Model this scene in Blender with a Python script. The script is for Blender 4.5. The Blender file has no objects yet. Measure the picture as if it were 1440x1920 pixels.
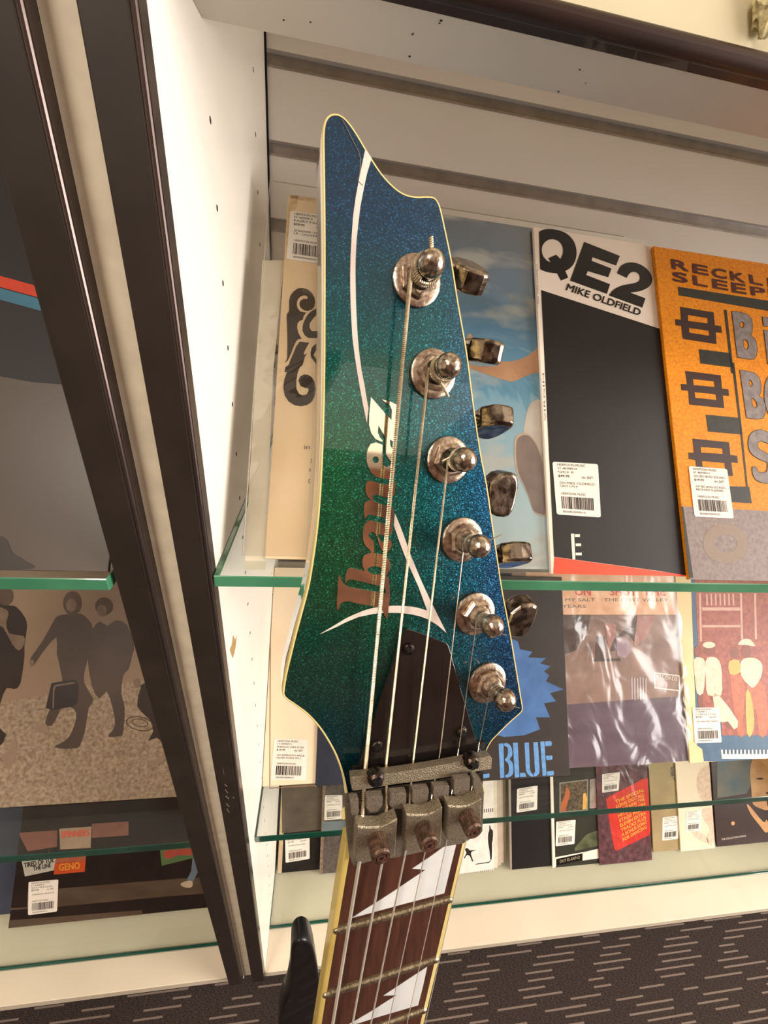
import bpy, bmesh, math, random
from mathutils import noise as mnoise
from mathutils import Vector, Matrix
from mathutils.geometry import tessellate_polygon
random.seed(7)
C = bpy.context.scene
COL = C.collection
# ------------------------------------------------------------------ camera
F = 740.0
RW = ((0.988186, -0.107242, -0.109488), (0.03995, 0.869945, -0.491529), (0.147961, 0.481348, 0.863951))
CAMH = 1.23
def cam2w(v):                       # camera axes (right, down, forward) -> world axes (X right, Y deep, Z up)
    q = [sum(RW[r][c] * v[r] for r in range(3)) for c in range(3)]
    return Vector((q[0], q[2], -q[1]))
EYE = Vector((0, 0, CAMH))
cd = bpy.data.cameras.new('camera'); cam = bpy.data.objects.new('camera', cd); COL.objects.link(cam)
r_, u_, b_ = cam2w((1, 0, 0)), cam2w((0, -1, 0)), cam2w((0, 0, -1))
cam.matrix_world = Matrix(((r_.x, u_.x, b_.x, EYE.x), (r_.y, u_.y, b_.y, EYE.y), (r_.z, u_.z, b_.z, EYE.z), (0, 0, 0, 1)))
cd.sensor_fit = 'VERTICAL'; cd.sensor_height = 36.0; cd.sensor_width = 27.0; cd.lens = F / 1920 * 36.0
cd.clip_start = 0.01; cd.clip_end = 50
C.camera = cam
vs = C.view_settings
vs.view_transform = 'Standard'; vs.look = 'None'; vs.gamma = 1; vs.use_curve_mapping = False; vs.exposure = 0.0
w = bpy.data.worlds.new('world'); C.world = w; w.use_nodes = True
w.node_tree.nodes['Background'].inputs[0].default_value = (1.0, 0.92, 0.82, 1)
w.node_tree.nodes['Background'].inputs[1].default_value = 0.25
def area(name, loc, rot, sx, sy, power, col):
    l = bpy.data.lights.new(name, 'AREA'); l.shape = 'RECTANGLE'; l.size = sx; l.size_y = sy
    l.energy = power; l.color = col
    o = bpy.data.objects.new(name, l); COL.objects.link(o); o.location = loc; o.rotation_euler = rot
    return o
LAMPS = [(2.45, -0.55), (-0.95, -0.95), (-1.5, -2.6)]          # ceiling panel positions
LAMP_POWER = 26
for (lx, ly) in LAMPS:
    area('ceiling_lamp_light', (lx, ly, 2.63), (0, 0, 0), 0.56, 0.56, LAMP_POWER, (1.0, 0.91, 0.80))
area('daylight_through_window', (3.1, -0.9, 1.35), (0, math.radians(90), 0), 1.7, 2.0, 158, (1.0, 0.95, 0.90))

# ------------------------------------------------------------------ materials
def lin(c):
    return tuple(((x / 255) / 12.92 if x / 255 <= 0.04045 else ((x / 255 + 0.055) / 1.055) ** 2.4) for x in c) + (1.0,)
MATS = {}
def mat(name, rgb, rough=0.6, metal=0.0, rgb2=None, scale=60.0, detail=3.0, contrast=0.5, bump=0.0, coat=0.0, spec=None, stretch=None, rgb3=None):
    if name in MATS: return MATS[name]
    m = bpy.data.materials.new(name); m.use_nodes = True; nt = m.node_tree
    b = nt.nodes['Principled BSDF']
    b.inputs['Base Color'].default_value = lin(rgb); b.inputs['Roughness'].default_value = rough
    b.inputs['Metallic'].default_value = metal; b.inputs['Coat Weight'].default_value = coat
    b.inputs['Coat Roughness'].default_value = 0.04
    b.inputs['Specular IOR Level'].default_value = spec if spec is not None else (0.25 if rough >= 0.35 and metal == 0 else 0.5)
    tc = nt.nodes.new('ShaderNodeTexCoord'); mp = nt.nodes.new('ShaderNodeMapping')
    nt.links.new(tc.outputs['Object'], mp.inputs[0])
    if stretch: mp.inputs['Scale'].default_value = stretch
    nz = nt.nodes.new('ShaderNodeTexNoise'); nz.inputs['Scale'].default_value = scale; nz.inputs['Detail'].default_value = detail
    nt.links.new(mp.outputs[0], nz.inputs[0])
    rp = nt.nodes.new('ShaderNodeValToRGB')
    c2 = rgb2 if rgb2 else tuple(int(v * 0.94) for v in rgb)
    lo = 0.5 - 0.5 * (1 - contrast) * 0.6; hi = 0.5 + 0.5 * (1 - contrast) * 0.6
    rp.color_ramp.elements[0].position = lo; rp.color_ramp.elements[0].color = lin(rgb)
    rp.color_ramp.elements[1].position = hi; rp.color_ramp.elements[1].color = lin(c2)
    if rgb3:
        e = rp.color_ramp.elements.new(min(0.99, hi + 0.08)); e.color = lin(rgb3)
    nt.links.new(nz.outputs[0], rp.inputs[0]); nt.links.new(rp.outputs[0], b.inputs['Base Color'])
    if bump:
        bp = nt.nodes.new('ShaderNodeBump'); bp.inputs['Strength'].default_value = bump; bp.inputs['Distance'].default_value = 0.001
        nt.links.new(nz.outputs[0], bp.inputs['Height']); nt.links.new(bp.outputs[0], b.inputs['Normal'])
    MATS[name] = m; return m
def thin_glass(name, tint, rough=0.02, bump=0.0, scale=20.0, boost=1.0, base=0.0, ior=1.45):
    if name in MATS: return MATS[name]
    m = bpy.data.materials.new(name); m.use_nodes = True; nt = m.node_tree
    nt.nodes.remove(nt.nodes['Principled BSDF']); out = nt.nodes['Material Output']
    t = nt.nodes.new('ShaderNodeBsdfTransparent'); t.inputs[0].default_value = tint
    g = nt.nodes.new('ShaderNodeBsdfGlossy'); g.inputs['Roughness'].default_value = rough
    fr = nt.nodes.new('ShaderNodeLayerWeight'); fr.inputs[0].default_value = 0.5      # facing = 1 - |cos|
    pw = nt.nodes.new('ShaderNodeMath'); pw.operation = 'POWER'; pw.inputs[1].default_value = 5.0
    mx = nt.nodes.new('ShaderNodeMixShader'); mu = nt.nodes.new('ShaderNodeMath'); mu.operation = 'MULTIPLY_ADD'
    mu.inputs[1].default_value = 0.9 * boost; mu.inputs[2].default_value = 0.035 * boost + base; mu.use_clamp = True
    nt.links.new(fr.outputs['Facing'], pw.inputs[0]); nt.links.new(pw.outputs[0], mu.inputs[0]); nt.links.new(mu.outputs[0], mx.inputs[0])
    nt.links.new(t.outputs[0], mx.inputs[1]); nt.links.new(g.outputs[0], mx.inputs[2]); nt.links.new(mx.outputs[0], out.inputs[0])
    if bump:
        tc = nt.nodes.new('ShaderNodeTexCoord'); nz = nt.nodes.new('ShaderNodeTexNoise'); nz.inputs['Scale'].default_value = scale
        nz.inputs['Detail'].default_value = 2; nz.inputs['Distortion'].default_value = 1.5
        bp = nt.nodes.new('ShaderNodeBump'); bp.inputs['Strength'].default_value = bump; bp.inputs['Distance'].default_value = 0.01
        nt.links.new(tc.outputs['Object'], nz.inputs[0]); nt.links.new(nz.outputs[0], bp.inputs['Height'])
        nt.links.new(bp.outputs[0], g.inputs['Normal']); nt.links.new(bp.outputs[0], fr.inputs['Normal'])
    MATS[name] = m; return m

white_lam = mat('white laminate', (246, 238, 226), 0.35, rgb2=(240, 231, 218), scale=9)
deck_m = mat('deck laminate', (226, 212, 190), 0.4, rgb2=(220, 206, 184), scale=8)
slat_lam = mat('slatwall laminate', (226, 219, 212), 0.4, rgb2=(220, 212, 204), scale=5)
alu = mat('aluminium insert', (150, 143, 138), 0.35, metal=0.6, rgb2=(168, 160, 154), scale=40)
dark_strip = mat('dark brown edge profile', (50, 42, 36), 0.42, rgb2=(44, 36, 31), scale=30)
bead_m = mat('bronze bead', (96, 84, 80), 0.25, metal=0.8)
cream_strip = mat('cream filler', (222, 204, 174), 0.55, rgb2=(214, 196, 166), scale=12)
steel_strip = mat('grey steel filler', (120, 112, 104), 0.35, metal=0.5)
hole_m = mat('pin hole', (52, 40, 32), 0.9)
seam_m = mat('dark seam', (20, 16, 14), 0.9)
glass_face = thin_glass('shelf glass', (0.955, 0.98, 0.965, 1), 0.01)
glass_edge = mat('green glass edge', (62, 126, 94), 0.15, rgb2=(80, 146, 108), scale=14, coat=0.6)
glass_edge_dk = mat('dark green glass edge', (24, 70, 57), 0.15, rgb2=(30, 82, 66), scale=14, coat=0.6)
brown_wood = mat('dark worn timber', (58, 36, 26), 0.5, rgb2=(36, 22, 18), scale=30, bump=0.5, stretch=(0.3, 1, 1), coat=0.2)
cream_wall = mat('cream painted fascia', (236, 226, 190), 0.6, rgb2=(228, 216, 180), scale=6)
wall_m = mat('warm white wall paint', (214, 202, 186), 0.8, scale=3)
ceil_m = mat('ceiling paint', (228, 219, 204), 0.85, scale=3)
plastic = thin_glass('clear plastic sleeve', (0.97, 0.97, 0.965, 1), 0.08, bump=0.25, scale=14, boost=1.2, base=0.015)
bagplastic = thin_glass('crumpled clear bag', (0.97, 0.97, 0.97, 1), 0.2, bump=0.6, scale=11, boost=0.9, base=0.03)
paper = mat('label paper', (244, 234, 222), 0.55, rgb2=(238, 228, 216), scale=30)
ink = mat('black print', (44, 36, 34), 0.6)
greyink = mat('grey print', (110, 98, 92), 0.6)

# ------------------------------------------------------------------ builders
def setp(o, label=None, cat=None, group=None, kind=None):
    if label: o['label'] = label
    if cat: o['category'] = cat
    if group: o['group'] = group
    if kind: o['kind'] = kind
    return o
def root(name, loc, label, cat, group=None):
    o = bpy.data.objects.new(name, None); COL.objects.link(o); o.location = loc; o.empty_display_size = 0.02
    setp(o, label, cat, group); return o
def rootloc(p):
    while p.parent: p = p.parent
    return Vector(p.location)
def obj(name, verts, faces, m, parent=None, smooth=False, fmats=None, label=None, loc=None):
    """verts in world metres; becomes one mesh object (child of parent, or with its own origin)"""
    if parent is not None: o0 = rootloc(parent)
    elif loc is not None: o0 = Vector(loc)
    else:
        o0 = Vector((sum(v[0] for v in verts), sum(v[1] for v in verts), 0)) / len(verts); o0.z = min(v[2] for v in verts)
    me = bpy.data.meshes.new(name); me.from_pydata([tuple(Vector(v) - o0) for v in verts], [], faces)
    ms = m if isinstance(m, (list, tuple)) else [m]
    for x in ms: me.materials.append(x)
    if fmats:
        for p, i in zip(me.polygons, fmats): p.material_index = i
    bm = bmesh.new(); bm.from_mesh(me); bmesh.ops.recalc_face_normals(bm, faces=bm.faces); bm.to_mesh(me); bm.free()
    if smooth:
        for p in me.polygons: p.use_smooth = True
        try: me.set_sharp_from_angle(angle=math.radians(40))
        except Exception: pass
    o = bpy.data.objects.new(name, me); COL.objects.link(o)
    if parent is not None: o.parent = parent
    else: o.location = o0
    if label: o['label'] = label
    return o
class MB:
    """collects shapes that together make ONE part"""
    def __init__(s): s.v = []; s.f = []; s.m = []
    def add(s, v, f, mi=0):
        n = len(s.v); s.v += [Vector(a) for a in v]; s.f += [tuple(i + n for i in t) for t in f]; s.m += [mi] * len(f); return s
    def box(s, x0, x1, y0, y1, z0, z1, mi=0, sidemi=None):
        v = [(x, y, z) for x in (x0, x1) for y in (y0, y1) for z in (z0, z1)]
        s.add(v, [(0, 2, 3, 1) , (4, 5, 7, 6), (0, 1, 5, 4), (2, 6, 7, 3)], mi if sidemi is None else sidemi)
        n = len(s.v) - 8; s.f += [(n, n + 4, n + 6, n + 2), (n + 1, n + 3, n + 7, n + 5)]; s.m += [mi, mi]; return s
    def quadbox(s, o, a, b, c, mi=0):
        o, a, b, c = map(Vector, (o, a, b, c))
        v = [o, o + a, o + a + b, o + b, o + c, o + a + c, o + a + b + c, o + b + c]
        return s.add(v, [(0, 1, 2, 3), (4, 5, 6, 7), (0, 1, 5, 4), (1, 2, 6, 5), (2, 3, 7, 6), (3, 0, 4, 7)], mi)
    def build(s, name, m, parent=None, smooth=False, label=None):
        return obj(name, s.v, s.f, m, parent, smooth, s.m if isinstance(m, (list, tuple)) else None, label)
def bevel(o, wd, seg=2):
    b = o.modifiers.new('bevel', 'BEVEL'); b.width = wd; b.segments = seg; b.limit_method = 'ANGLE'; b.angle_limit = math.radians(35); return o
class PL:
    """plane with origin, two axes and a normal turned to the viewer side"""
    def __init__(s, o, u, v, n): s.o, s.u, s.v, s.n = Vector(o), Vector(u).normalized(), Vector(v).normalized(), Vector(n).normalized()
    def at(s, x, y, h=0.0):
        d = cam2w((x - 720, y - 960, F)); p0 = s.o + s.n * h
        t = (p0 - EYE).dot(s.n) / d.dot(s.n); return EYE + d * t
    def loc(s, x, y, h=0.0):
        p = s.at(x, y, h) - s.o; return (p.dot(s.u), p.dot(s.v))
    def pt(s, a, b, h=0.0): return s.o + s.u * a + s.v * b + s.n * h
def sc(k, ox, oy, pts): return [(ox + x / k, oy + y / k) for x, y in pts]
def cr(p, n=4, closed=True):
    out = []; L = len(p); rng = range(L) if closed else range(L - 1)
    for i in rng:
        g = (lambda j: p[j % L]) if closed else (lambda j: p[max(0, min(L - 1, j))])
        a, b, c, d = g(i - 1), g(i), g(i + 1), g(i + 2)
        for k in range(n):
            t = k / n
            out.append(tuple(0.5 * (2 * b[q] + (c[q] - a[q]) * t + (2 * a[q] - 5 * b[q] + 4 * c[q] - d[q]) * t * t + (3 * b[q] - a[q] - 3 * c[q] + d[q]) * t ** 3) for q in range(len(b))))
    if not closed: out.append(tuple(p[-1]))
    return out
def ell(cx, cy, rx, ry, n=24, rot=0.0):
    c, s_ = math.cos(rot), math.sin(rot)
    return [(cx + rx * math.cos(a) * c - ry * math.sin(a) * s_, cy + rx * math.cos(a) * s_ + ry * math.sin(a) * c) for a in (2 * math.pi * k / n for k in range(n))]
def prism_l(mb, pl, loops, h0, h1, mi=0):
    """loops in plane coordinates (metres)"""
    flat = [p for l in loops for p in l]; N = len(flat)
    tri = tessellate_polygon([[Vector((a, b, 0)) for a, b in l] for l in loops])
    v = [pl.pt(a, b, h1) for a, b in flat] + [pl.pt(a, b, h0) for a, b in flat]
    f = [tuple(t) for t in tri] + [tuple(N + i for i in reversed(t)) for t in tri]
    k = 0
    for l in loops:
        n = len(l)
        for i in range(n): j = (i + 1) % n; f.append((k + i, k + j, N + k + j, N + k + i))
        k += n
    mb.add(v, f, mi)
def prism(mb, pl, loops, h0, h1, mi=0):
    """loops given as photo points, carried onto the plane's front face (height h1)"""
    prism_l(mb, pl, [[pl.loc(x, y, h1) for x, y in l] for l in loops], h0, h1, mi)
def decal(name, pl, shapes, h, m, parent, th=0.00012, label=None):
    """printed area: one part; shapes = list of loop lists"""
    mb = MB()
    for lp in shapes: prism(mb, pl, lp if isinstance(lp[0], list) else [lp], h - th, h)
    return mb.build(name, m, parent, label=label)
_tc = {}
def textmesh(s, bold=0.0, shear=0.0):
    k = (s, bold, shear)
    if k in _tc: return _tc[k]
    cu = bpy.data.curves.new('t', 'FONT'); cu.body = s; cu.offset = bold; cu.shear = shear; cu.resolution_u = 3
    o = bpy.data.objects.new('t', cu); COL.objects.link(o)
    dg = bpy.context.evaluated_depsgraph_get(); me = bpy.data.meshes.new_from_object(o.evaluated_get(dg))
    v = [tuple(x.co) for x in me.vertices]; f = [tuple(p.vertices) for p in me.polygons]
    bpy.data.objects.remove(o); bpy.data.curves.remove(cu); bpy.data.meshes.remove(me)
    x0 = min(a[0] for a in v); x1 = max(a[0] for a in v); y0 = min(a[1] for a in v); y1 = max(a[1] for a in v)
    _tc[k] = ([((a[0] - x0) / (x1 - x0), (a[1] - y0) / (y1 - y0)) for a in v], f, (x1 - x0) / max(1e-6, (y1 - y0)))
    return _tc[k]
def text_on(mb, pl, s, bl, br, tl, h, bold=0.0, shear=0.0, mi=0):
    """flat lettering: bottom-left, bottom-right and top-left photo points on plane pl"""
    v, f, _ = textmesh(s, 0.0, shear); A, B, Cc = pl.at(*bl, h), pl.at(*br, h), pl.at(*tl, h)
    eu = (B - A).normalized() * (Cc - A).length; ev = Cc - A
    for k, (dx, dy) in enumerate([(0, 0)] if not bold else [(0, 0), (1, 0), (-1, 0), (.5, .8), (-.5, .8), (.5, -.8), (-.5, -.8)]):
        mb.add([A + (B - A) * x + ev * y + eu * (dx * bold) + ev * (dy * bold) + pl.n * (.000004 * k) for x, y in v], f, mi)
def text_uv(mb, q, s, x, y, hgt, wmax=None, bold=0.0, mi=0):
    """text inside a quad mapped by q(x,y)->world; unit coordinates"""
    v, f, asp = textmesh(s, bold); wd = wmax
    mb.add([q(x + a * wd, y + b * hgt) for a, b in v], f, mi)
def tube(mb, pts, rad, n=8, closed=False, mi=0, caps=True):
    P = [Vector(p) for p in pts]; L = len(P); R = rad if isinstance(rad, (list, tuple)) else [rad] * L
    t0 = (P[1] - P[0]).normalized(); up = Vector((0, 0, 1)) if abs(t0.z) < 0.9 else Vector((1, 0, 0))
    x = t0.cross(up).normalized(); v = []; f = []
    for i in range(L):
        if closed: t = (P[(i + 1) % L] - P[i - 1]).normalized()
        else: t = (P[min(L - 1, i + 1)] - P[max(0, i - 1)]).normalized()
        x = (x - t * x.dot(t)).normalized(); y = t.cross(x)
        v += [P[i] + (x * math.cos(a) + y * math.sin(a)) * R[i] for a in (2 * math.pi * k / n for k in range(n))]
    for i in range(L if closed else L - 1):
        a, b = i * n, ((i + 1) % L) * n
        f += [(a + k, a + (k + 1) % n, b + (k + 1) % n, b + k) for k in range(n)]
    if caps and not closed: f += [tuple(range(n)), tuple(range((L - 1) * n, L * n))]
    mb.add(v, f, mi)
def lathe(mb, c, ax, prof, n=24, mi=0, xdir=None, rfun=None):
    ax = Vector(ax).normalized(); x = Vector(xdir) if xdir else ax.orthogonal(); x = (x - ax * x.dot(ax)).normalized(); y = ax.cross(x)
    v = []; f = []
    for (r, h) in prof:
        for k in range(n):
            a = 2 * math.pi * k / n; rr = r * (rfun(k, n, h) if rfun else 1)
            v.append(Vector(c) + ax * h + (x * math.cos(a) + y * math.sin(a)) * rr)
    for i in range(len(prof) - 1):
        f += [(i * n + k, i * n + (k + 1) % n, (i + 1) * n + (k + 1) % n, (i + 1) * n + k) for k in range(n)]
    f += [tuple(range(n)), tuple(range((len(prof) - 1) * n, len(prof) * n))]
    mb.add(v, f, mi)
def mm(*a): return tuple(x / 1000 for x in a)
def Zw(z): return CAMH + z / 1000
# ------------------------------------------------------------------ room
def carpet_mat():
    m = bpy.data.materials.new('striped carpet tile'); m.use_nodes = True; nt = m.node_tree; L = nt.links.new
    b = nt.nodes['Principled BSDF']; b.inputs['Roughness'].default_value = 0.95; b.inputs['Specular IOR Level'].default_value = 0.1
    tc = nt.nodes.new('ShaderNodeTexCoord'); sx = nt.nodes.new('ShaderNodeSeparateXYZ'); L(tc.outputs['Object'], sx.inputs[0])
    def M(op, a, b_=None, c=None):
        n = nt.nodes.new('ShaderNodeMath'); n.operation = op
        for i, q in enumerate((a, b_, c)):
            if q is None: continue
            if isinstance(q, (int, float)): n.inputs[i].default_value = q
            else: L(q, n.inputs[i])
        return n.outputs[0]
    yr = M('DIVIDE', sx.outputs[1], 0.0105); row = M('FLOOR', yr); fy = M('FRACT', yr)
    wn = nt.nodes.new('ShaderNodeTexWhiteNoise'); wn.noise_dimensions = '1D'; L(row, wn.inputs['W'])
    xr = M('ADD', M('DIVIDE', sx.outputs[0], 0.16), M('MULTIPLY', wn.outputs['Value'], 13.0))
    cell = M('FLOOR', xr); fx = M('FRACT', xr)
    w2 = nt.nodes.new('ShaderNodeTexWhiteNoise'); w2.noise_dimensions = '2D'
    cx = nt.nodes.new('ShaderNodeCombineXYZ'); L(cell, cx.inputs[0]); L(row, cx.inputs[1]); L(cx.outputs[0], w2.inputs['Vector'])
    ln = M('MULTIPLY_ADD', w2.outputs['Value'], 0.5, 0.2)
    dash = M('MULTIPLY', M('LESS_THAN', fx, ln), M('LESS_THAN', M('ABSOLUTE', M('SUBTRACT', fy, 0.5)), 0.13))
    nz = nt.nodes.new('ShaderNodeTexNoise'); nz.inputs['Scale'].default_value = 900; nz.inputs['Detail'].default_value = 2
    mp = nt.nodes.new('ShaderNodeMapping'); mp.inputs['Scale'].default_value = (0.25, 1, 1); L(tc.outputs['Object'], mp.inputs[0]); L(mp.outputs[0], nz.inputs[0])
    r1 = nt.nodes.new('ShaderNodeValToRGB'); r1.color_ramp.elements[0].position = 0.3; r1.color_ramp.elements[1].position = 0.7
    r1.color_ramp.elements[0].color = lin((34, 27, 25)); r1.color_ramp.elements[1].color = lin((74, 63, 58)); L(nz.outputs[0], r1.inputs[0])
    mx = nt.nodes.new('ShaderNodeMix'); mx.data_type = 'RGBA'; L(dash, mx.inputs[0]); L(r1.outputs[0], mx.inputs[6]); mx.inputs[7].default_value = lin((124, 109, 100))
    L(mx.outputs[2], b.inputs['Base Color'])
    return m
def struct(name, x0, x1, y0, y1, z0, z1, m):
    o = MB().box(x0, x1, y0, y1, z0, z1).build(name, m); o['kind'] = 'structure'; return o
struct('floor', -3.0, 3.2, -3.4, 0.66, -0.05, 0.0, carpet_mat())
struct('ceiling', -3.0, 3.2, -3.4, 0.66, 2.7, 2.75, ceil_m)
struct('wall_back', -3.0, 3.2, 0.61, 0.66, 0.0, 2.7, wall_m)
struct('wall_front', -3.0, 3.2, -3.45, -3.4, 0.0, 2.7, mat('brown shop front wall', (128, 82, 60), 0.7, rgb2=(70, 48, 40), scale=2.5))
struct('wall_left', -3.05, -3.0, -3.4, 0.66, 0.0, 2.7, wall_m)
wr = MB(); wr.box(3.2, 3.25, -3.4, -1.95, 0, 2.7); wr.box(3.2, 3.25, 0.15, 0.66, 0, 2.7); wr.box(3.2, 3.25, -1.95, 0.15, 0, 0.45); wr.box(3.2, 3.25, -1.95, 0.15, 2.25, 2.7)
wr.build('wall_right', wall_m)['kind'] = 'structure'
wf = MB()
for (a, b, c, d) in ((-1.95, 0.15, 0.45, 0.5), (-1.95, 0.15, 2.2, 2.25), (-1.95, -1.9, 0.5, 2.2), (0.1, 0.15, 0.5, 2.2), (-0.93, -0.88, 0.5, 2.2)): wf.box(3.19, 3.24, a, b, c, d)
wf.build('window_1', dark_strip)['kind'] = 'structure'
diff_m = bpy.data.materials.new('lamp diffuser'); diff_m.use_nodes = True
diff_m.node_tree.nodes['Principled BSDF'].inputs['Emission Color'].default_value = (1.0, 0.88, 0.72, 1)
diff_m.node_tree.nodes['Principled BSDF'].inputs['Emission Strength'].default_value = 6
for (lx, ly), nm in zip(LAMPS, ('nearest the shop window', 'above the left cabinet', 'nearest the shop front')):
    r = root('ceiling_light', (lx, ly, 2.64), 'square recessed ceiling light panel ' + nm, 'ceiling light')
    fr = MB()
    for a, b, c, d in ((-.33, .33, -.33, -.3), (-.33, .33, .3, .33), (-.33, -.3, -.3, .3), (.3, .33, -.3, .3)): fr.box(lx + a, lx + b, ly + c, ly + d, 2.65, 2.7)
    fr.build('frame', white_lam, r); MB().box(lx - .3, lx + .3, ly - .3, ly + .3, 2.66, 2.69).build('diffuser', diff_m, r)

glow_panel_m = bpy.data.materials.new('added glow panel'); glow_panel_m.use_nodes = True  # glowing panel added so the chrome lettering has something bright to reflect
glow_panel_m.node_tree.nodes['Principled BSDF'].inputs['Emission Color'].default_value = (1.0, 0.86, 0.62, 1)
glow_panel_m.node_tree.nodes['Principled BSDF'].inputs['Emission Strength'].default_value = 1.0
r = root('ceiling_light', (1.4, -2.3, 2.64), 'large dim glowing panel added on the ceiling for the lettering to reflect', 'ceiling light')
fr = MB()
for a, b, c, d in ((-.63, .63, -.63, -.6), (-.63, .63, .6, .63), (-.63, -.6, -.6, .6), (.6, .63, -.6, .6)): fr.box(1.4 + a, 1.4 + b, -2.3 + c, -2.3 + d, 2.65, 2.7)
fr.build('frame', white_lam, r); MB().box(.8, 2.0, -2.9, -1.7, 2.66, 2.69).build('diffuser', glow_panel_m, r)

# ------------------------------------------------------------------ cabinets
YF, YB = 0.226, 0.559
XW = -0.075
DECK = Zw(-1109)
TOPZ = CAMH + 0.62
def grooves():
    k = 0
    while True:
        zt = Zw(193.4 - 66.3 * k); zb = Zw(182.3 - 66.3 * k)
        if zb < DECK + 0.02: return
        yield zt, zb; k += 1
def side_edge(cabr, x0, x1, bead_right=True):
    """panel between two x with a dark front profile"""
    p = MB().box(x0, x1, YF + 0.010, YB + 0.03, DECK - 0.025, TOPZ).build('side_panel', white_lam, cabr)
    e = MB().box(x0 - 0.0003, x1 - 0.0026, YF - 0.001, YF + 0.0098, DECK - 0.004, TOPZ).build('edge_profile', dark_strip, p); bevel(e, 0.0008)
    mb = MB(); tube(mb, [(x1 - 0.0016, YF + 0.0006, DECK - 0.004), (x1 - 0.0016, YF + 0.0006, TOPZ)], 0.0015, 10)
    mb.box(x1 - 0.0028, x1, YF + 0.001, YF + 0.0099, DECK - 0.004, TOPZ)
    mb.build('edge_bead', bead_m, p)
    return p
cr_ = root('display_cabinet', (0.5, 0.42, 0), 'white laminate record display cabinet with slatted back, to the right of the dark uprights', 'cabinet')
sp = side_edge(cr_, -0.0957, XW)
bk = MB(); prev = Zw(560)
for zt, zb in grooves():
    bk.box(XW, 1.32, YB, YB + 0.012, zt, prev); prev = zb
bk.box(XW, 1.32, YB, YB + 0.012, DECK, prev)
bo = bk.build('slatted_back_panel', slat_lam, cr_)
al = MB()
for zt, zb in grooves():
    al.box(XW, 1.32, YB + 0.009, YB + 0.012, zb - 0.0005, zt + 0.0005)
    al.quadbox((XW, YB - 0.0004, zb - 0.0016), (1.395, 0, 0), (0, 0.009, 0), (0, 0, 0.0018))
al.build('metal_groove_inserts', alu, bo)
MB().box(XW, 1.32, YB + 0.012, YB + 0.026, DECK, Zw(560)).build('backing_board', cream_strip, cr_)
MB().box(XW + 0.0001, XW + 0.0018, YB - 0.003, YB + 0.0005, Zw(-100), Zw(300)).build('corner_gap', seam_m, bo)
dk = MB().box(XW, 1.32, 0.234, YB + 0.026, DECK - 0.022, DECK).build('deck_board', deck_m, cr_); bevel(dk, 0.001)
MB().box(-0.0957, 1.34, 0.285, YB + 0.026, 0.0, DECK - 0.0225).build('plinth', dark_strip, cr_)
MB().box(1.32, 1.34, YF + 0.01, YB + 0.03, DECK - 0.025, TOPZ).build('side_panel', white_lam, cr_)
def holes(cabr, x, ys, side=1):
    for (yy, z0) in ys:
        z = z0
        while z > -1080:
            mb = MB(); lathe(mb, (x - 0.002 * side, yy, Zw(z)), (side, 0, 0), [(0.0019, 0), (0.0019, 0.0021)], 10); z -= 41.3
            mb.build('shelf_pin_hole', hole_m, cabr)
holes(sp, XW, ((0.3215, 77.0), (0.4855, 153.3)))
# canopy over the shelves
def zat(px, py, Y):
    d = cam2w((px - 720, py - 960, F)); return CAMH + d.z / d.y * Y
hz1 = CAMH + 0.3640 * 0.3215; hz0 = CAMH + 0.4415 * 0.262
cp = MB(); cp.add([(XW, .3215, hz1), (1.32, .3215, hz1), (1.32, .262, hz0), (XW, .262, hz0), (XW, .3215, hz1 + .02), (1.32, .3215, hz1 + .02), (1.32, .262, hz1 + .02), (XW, .262, hz1 + .02)],
    [(0, 1, 2, 3), (4, 5, 6, 7), (0, 1, 5, 4), (1, 2, 6, 5), (2, 3, 7, 6), (3, 0, 4, 7)])
cpo = cp.build('canopy_underside', mat('dull white canopy board', (214, 206, 194), 0.45, rgb2=(206, 197, 184), scale=7), cr_); bevel(cpo, 0.0006)
random.seed(3); sp_ = MB()
cpl = PL((XW, .3215, hz1), (1, 0, 0), (0, -.0595, hz0 - hz1), Vector((1, 0, 0)).cross(Vector((0, -.0595, hz0 - hz1))))
if cpl.n.dot(EYE - cpl.o) < 0: cpl.n = -cpl.n
for (px, py, r) in ((532, 38, 2.2), (582, 42, 2), (773, 65, 2), (775, 63, 1.5), (768, 106, 2.5), (827, 39, 3), (824, 44, 2), (1047, 172, 2.2), (1087, 131, 2), (1098, 156, 1.2)):
    sp_ = MB(); prism(sp_, cpl, [ell(px, py, r, r * 0.7, 8)], -0.0002, 0.0001); sp_.build('paint_chip', mat('dark chips', (60, 52, 46), 0.8), cpo)
mb = MB(); tube(mb, [(XW, .2605, hz0 + .0003), (1.32, .2605, hz0 + .0003)], 0.0011, 8); mb.build('canopy_lip', white_lam, cpo)
WP = PL((XW, 0, CAMH), (0, 1, 0), (0, 0, 1), (1, 0, 0)); mb = MB()
prism(mb, WP, [cr([(437, 1190), (441, 1200), (444, 1190), (442, 1212), (439, 1226), (436, 1234), (433, 1224), (431, 1218), (435, 1208)], 2)], -.0001, .0001)
mb.build('brown_stain', mat('brown stain', (196, 164, 110), .7, rgb2=(150, 116, 66), scale=900), sp)
FPp = PL((0, YF - .001, CAMH), (1, 0, 0), (0, 0, 1), (0, -1, 0)); mb = MB()
for (x0_, y0_, x1_, y1_) in ((418, 1440, 420, 1452), (421, 1470, 426, 1474), (422, 1480, 427, 1486), (423, 1492, 429, 1497), (424, 1506, 430, 1512), (425, 1516, 430, 1523), (437, 1494, 439, 1496)):
    prism(mb, FPp, [[(x0_, y0_), (x1_, y1_), (x1_, y1_ + 1.4), (x0_, y0_ + 1.4)]], -.00005, .00008)
mb.build('scuff_marks', mat('pale scuffs', (150, 138, 130), .6), sp)
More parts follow.
